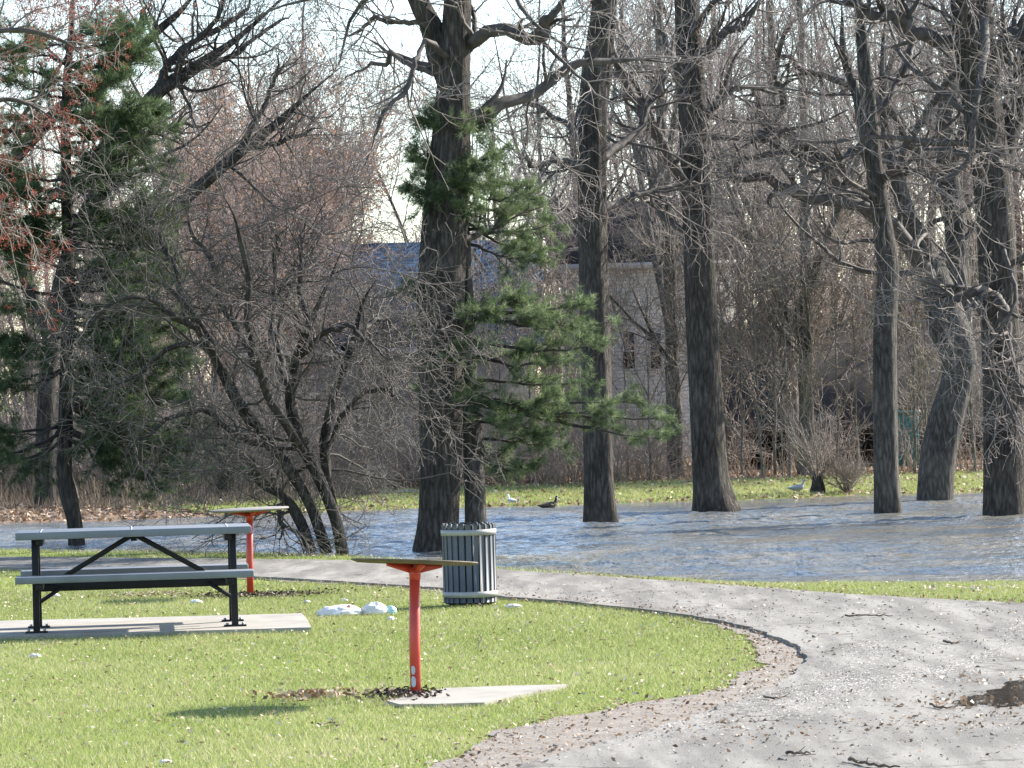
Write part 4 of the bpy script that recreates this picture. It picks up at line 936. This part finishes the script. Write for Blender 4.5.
M_darkwood = plain('dark_weathered_wood', (.05,.042,.036), .85, var=.35, scale=6, bmp=.004)
M_black2 = plain('dark_interior_boards', (.022,.02,.019), .9, var=.3)
M_teal = plain('teal_paint', (.02,.14,.13), .5, var=.15)
def prism(mb, X0, X1, Y0, Y1, ze, zr, ov=.3, th=.12):
    ym = (Y0+Y1)/2; sl = (zr-ze)/(ym-Y0)
    for s, ya in ((1, Y0), (-1, Y1)):
        yo = ya - s*ov; zo = ze - ov*sl
        V = [(X0-ov,yo,zo),(X1+ov,yo,zo),(X1+ov,ym,zr),(X0-ov,ym,zr)]; V = V + [(a_,b_2,c_+th) for a_,b_2,c_ in V]
        mb.add(np.array(V), [(0,1,2,3),(7,6,5,4),(0,4,5,1),(1,5,6,2),(2,6,7,3),(3,7,4,0)])
def house(name, label, X0, X1, Y0, Y1, ze, zr, mwall, mroof, wins, cat='house', gable_x=False):
    root = empty(name, ((X0+X1)/2, Y0, 0), label, cat)
    mb = MB(); V = np.array([(X0,Y0,-.1),(X1,Y0,-.1),(X1,Y1,-.1),(X0,Y1,-.1),(X0,Y0,ze),(X1,Y0,ze),(X1,Y1,ze),(X0,Y1,ze),(X0,(Y0+Y1)/2,zr-.02),(X1,(Y0+Y1)/2,zr-.02)])
    mb.add(V, [(0,1,5,4),(2,3,7,6),(1,2,6,5),(3,0,4,7)]); mb.add(V, [(5,6,9),(7,4,8)]); mb.build('wall', mwall, root)
    mb = MB(); prism(mb, X0, X1, Y0, Y1, ze, zr); mb.build('roof', mroof, root)
    mb = MB(); mb.add(*box(((X0+X1)/2, Y0-.33, ze-.33*(zr-ze)/((Y1-Y0)/2)+.05), (X1-X0+.6, .04, .16))); mb.build('fascia', M_trim, root)
    for wx, wz, ww, wh in wins:
        mb = MB()
        for dx, dz, sx_, sz_ in ((0,wh/2+.025,ww+.08,.05),(0,-wh/2-.025,ww+.1,.05),(-ww/2-.02,0,.04,wh),(ww/2+.02,0,.04,wh),(0,0,ww,.03)):
            mb.add(*box((wx+dx, Y0-.02, wz+dz), (sx_, .09, sz_)))
        wo = mb.build('window', M_trim, root)
        mb = MB(); mb.add(*box((wx, Y0-.012, wz), (ww, .03, wh))); p = mb.build('pane', M_glass, wo)
    return root
Xl, Xr = dp(238, 300, 97)[0], dp(533, 300, 97)[0]
zr_ = dp(400, 247, 101)[2]; ze_ = dp(400, 352, 96)[2]
house('house', 'low grey house with a long blue shingled roof behind the pine', Xl, Xr, 97, 105, ze_+.2, zr_, M_graywall, M_blue, [(Xl+2.2,1.5,.8,.9),(Xl+5.0,1.5,.8,.9)])
Xl, Xr = dp(565, 300, 102)[0], dp(735, 300, 102)[0]
wl = [(dp(629, 350, 102)[0], dp(629, 351, 102)[2], .28, .95), (dp(655.5, 350, 102)[0], dp(655, 351, 102)[2], .28, .95), (dp(693, 350, 102)[0], dp(693, 349, 102)[2], .28, .95)]
house('house', 'pale grey brick house with narrow windows between the pine boughs and the flaring trunk', Xl, Xr, 102, 110, dp(650, 262, 102)[2], dp(650, 205, 106)[2], M_pale, M_brownroof, wl)
# open shed
X0, X1 = dp(722, 400, 84)[0], dp(1060, 400, 84)[0]; Y0, Y1 = 84, 90
root = empty('open_shed', ((X0+X1)/2, Y0, 0), 'dark open shed with posts and a brown roof behind the slim trunk at right', 'shed')
ze = dp(800, 425, 84)[2]; zr = dp(800, 330, 87)[2]
mb = MB(); prism(mb, X0, X1, Y0, Y1, ze, zr, .35, .12); mb.build('roof', M_brownroof, root)
mb = MB(); mb.add(*box(((X0+X1)/2, Y1-.1, ze/2-.05), (X1-X0, .12, ze))); mb.add(*box((X0+.06, (Y0+Y1)/2+1, ze/2-.05), (.1, 3.8, ze))); mb.add(*box((X1-.06, (Y0+Y1)/2, ze/2-.05), (.1, 5.8, ze))); mb.build('wall', M_black2, root)
for k in range(6):
    xx = X0 + .1 + k*(X1-X0-.2)/5; mb = MB(); mb.add(*box((xx, Y0+.05, ze/2-.05), (.13, .13, ze+.02))); mb.build('post', M_darkwood, root)
mb = MB(); mb.add(*box(((X0+X1)/2, Y0-.37, ze-.05), (X1-X0+.7, .05, .2))); mb.build('fascia', M_darkwood, root)
p = dp(908, 450, 81.5); mb = MB(); mb.add(*box((p[0], 81.5, .55), (.42, .5, 1.2), taper=1.08)); wb = empty('wheelie_bin', (p[0], 81.5, -.05), 'dark teal bin half hidden between the slim and the crooked trunk', 'bin'); mb.build('body', M_teal, wb, bevel=.03)
mb = MB(); mb.add(*box((p[0], 81.48, 1.18), (.5, .6, .06))); mb.build('lid', M_teal, wb, bevel=.02)
for s in (-1,1):
    mb = MB(); tube(mb, [(p[0]+s*.2-.03, 81.7, .05), (p[0]+s*.2+.03, 81.7, .05)], .1, 14); mb.build('wheel', M_liner, wb)

# ------------------------------------------------ birds
M_white = plain('white_feathers', (.75,.75,.74), .7, var=.06); M_greyf = plain('grey_feathers', (.4,.42,.45), .7, var=.12)
M_brownf = plain('brown_feathers', (.07,.055,.045), .75, var=.35, scale=30); M_bill = plain('yellow_bill', (.6,.4,.08), .5); M_blackf = plain('black_feathers', (.01,.01,.011), .6)
def bird(px, py, z, s, facing, label, cat, body, wing, neck, name, swim=False, leg=True):
    c = gp(px, py, z); f = facing
    root = empty(name, c, label, cat)
    h0 = .0 if swim else .10*s
    pr = [(-.30,.06,.012),(-.24,.05,.028),(-.16,.045,.055),(-.06,.04,.085),(.04,.05,.095),(.12,.075,.082),(.165,.12,.05),(.18,.17,.034),(.19,.215,.032),(.205,.245,.042),(.235,.25,.036),(.262,.243,.014)]
    pr = smooth_line([(a_*f*s, .0, b_2*s + h0 + .03*s, r_*s) for a_, b_2, r_ in pr], 40)
    mb = MB(); tube(mb, pr[:,:3] + c, pr[:,3], 14); mb.build('body', body, root, smooth=True)
    for sd_ in (-1, 1):
        w_ = smooth_line([(.10*f*s, sd_*.075*s, .09*s+h0, .02*s), (0, sd_*.092*s, .095*s+h0, .045*s), (-.14*f*s, sd_*.066*s, .088*s+h0, .035*s), (-.30*f*s, sd_*.03*s, .085*s+h0, .008*s)], 14)
        mb = MB(); tube(mb, w_[:,:3] + c, w_[:,3], 8); mb.build('wing', wing, root, smooth=True)
    hz = (.243)*s + h0 + .03*s
    mb = MB(); tube(mb, [c + (.25*f*s, 0, hz), c + (.315*f*s, 0, hz-.012*s)], [.014*s, .003*s], 8); mb.build('bill', M_bill if not swim else M_blackf, root)
    if leg and not swim:
        for sd_ in (-1, 1): mb = MB(); tube(mb, [c + (0, sd_*.03*s, -.02), c + (.005, sd_*.03*s, .1*s)], .006*s, 6); mb.build('leg', M_bill, root)
    root.rotation_euler = (0, 0, -.9 if name == 'gull' and f < 0 else .2)
    if neck:
        i0 = 22; nk = pr[i0:36]; mb = MB(); tube(mb, nk[:,:3] + c, nk[:,3]*1.04, 12); mb.build('neck_feathers', neck, root, smooth=True)
        mb = MB(); tube(mb, [c + (.21*f*s, -.03*s, hz-.03*s), c + (.215*f*s, -.042*s, hz-.005*s), c+(.22*f*s,-.03*s,hz+.01*s)], [.012*s,.018*s,.008*s], 8); mb.build('cheek_patch', M_white, root)
        mb = MB(); tube(mb, [c + (.13*f*s, -.0, .10*s), c + (.175*f*s, 0, .115*s)], [.07*s,.04*s], 10); mb.build('breast', M_white, root)
bird(512, 506, -.17, .5, -1, 'small white gull standing in the shallows at the far bank', 'gull', M_white, M_greyf, None, 'gull')
bird(549, 508.5, ZW-.015, .66, 1, 'dark duck with a pale cheek swimming near the far bank', 'duck', M_brownf, M_brownf, M_blackf, 'duck', swim=True)
bird(797, 494, -.11, .62, 1, 'pale grey gull on the far bank grass beside the stump shrub', 'gull', M_greyf, M_greyf, None, 'gull')

# ------------------------------------------------ each background tree gets its own words
bpy.context.view_layer.update()
LM = [(-60,'the left picture edge'),(66,'the left pine'),(180,'the grey stump'),(330,'the leaning stems'),(437,'the thickest trunk'),(600,'the straight trunk'),(712,'the flaring trunk'),(887,'the slim trunk'),(937,'the crooked trunk'),(1003,'the right edge trunk'),(1090,'the right edge')]
KIND = {pA.data: None}
fams = {}
for o in C.objects:
    if o.parent is None and o.get('group') in (GB, 'saplings at the edge of the thicket', 'rusty leaved trees beyond the water'):
        q = M3.inverted() @ (o.location - Vector((0,0,EYE))); px = 512 + F*q.x/-q.z
        lb = o['label']
        if 'between the flaring trunk and the slim trunk' in lb or 'just left of the flaring' in lb: continue
        kd = 'pale thin sapling' if o['group'].startswith('sap') else 'rusty leaved tree' if o['group'].startswith('rus') else 'pinkish bare tree' if 'pinkish' in lb else 'slender budding tree' if 'slender' in lb else 'tall grey bare tree'
        i = max([k for k, (a, _) in enumerate(LM) if a <= px] or [0]); i = min(i, len(LM)-2)
        fams.setdefault((kd, i), []).append((px, o))
ORD = ['leftmost','second','third','fourth','fifth','sixth','seventh']
for (kd, i), L_ in fams.items():
    L_.sort(key=lambda a: a[0]); a, b_ = LM[i][1].replace('the ', '', 1), LM[i+1][1].replace('the ', '', 1)
    for k, (px, o) in enumerate(L_):
        if i == 0: place = 'left of the left pine'
        elif i == len(LM)-2: place = 'right of the right edge trunk'
        else: place = f'between {a} and {b_}'
        if len(L_) == 1: o['label'] = f'lone {kd} of the thicket {place}'
        elif k == len(L_)-1: o['label'] = f'rightmost {kd} in the thicket {place}'
        else: o['label'] = (f'{ORD[k]} {kd}' + ('' if k == 0 else ' from left')) + f' in the thicket {place}'
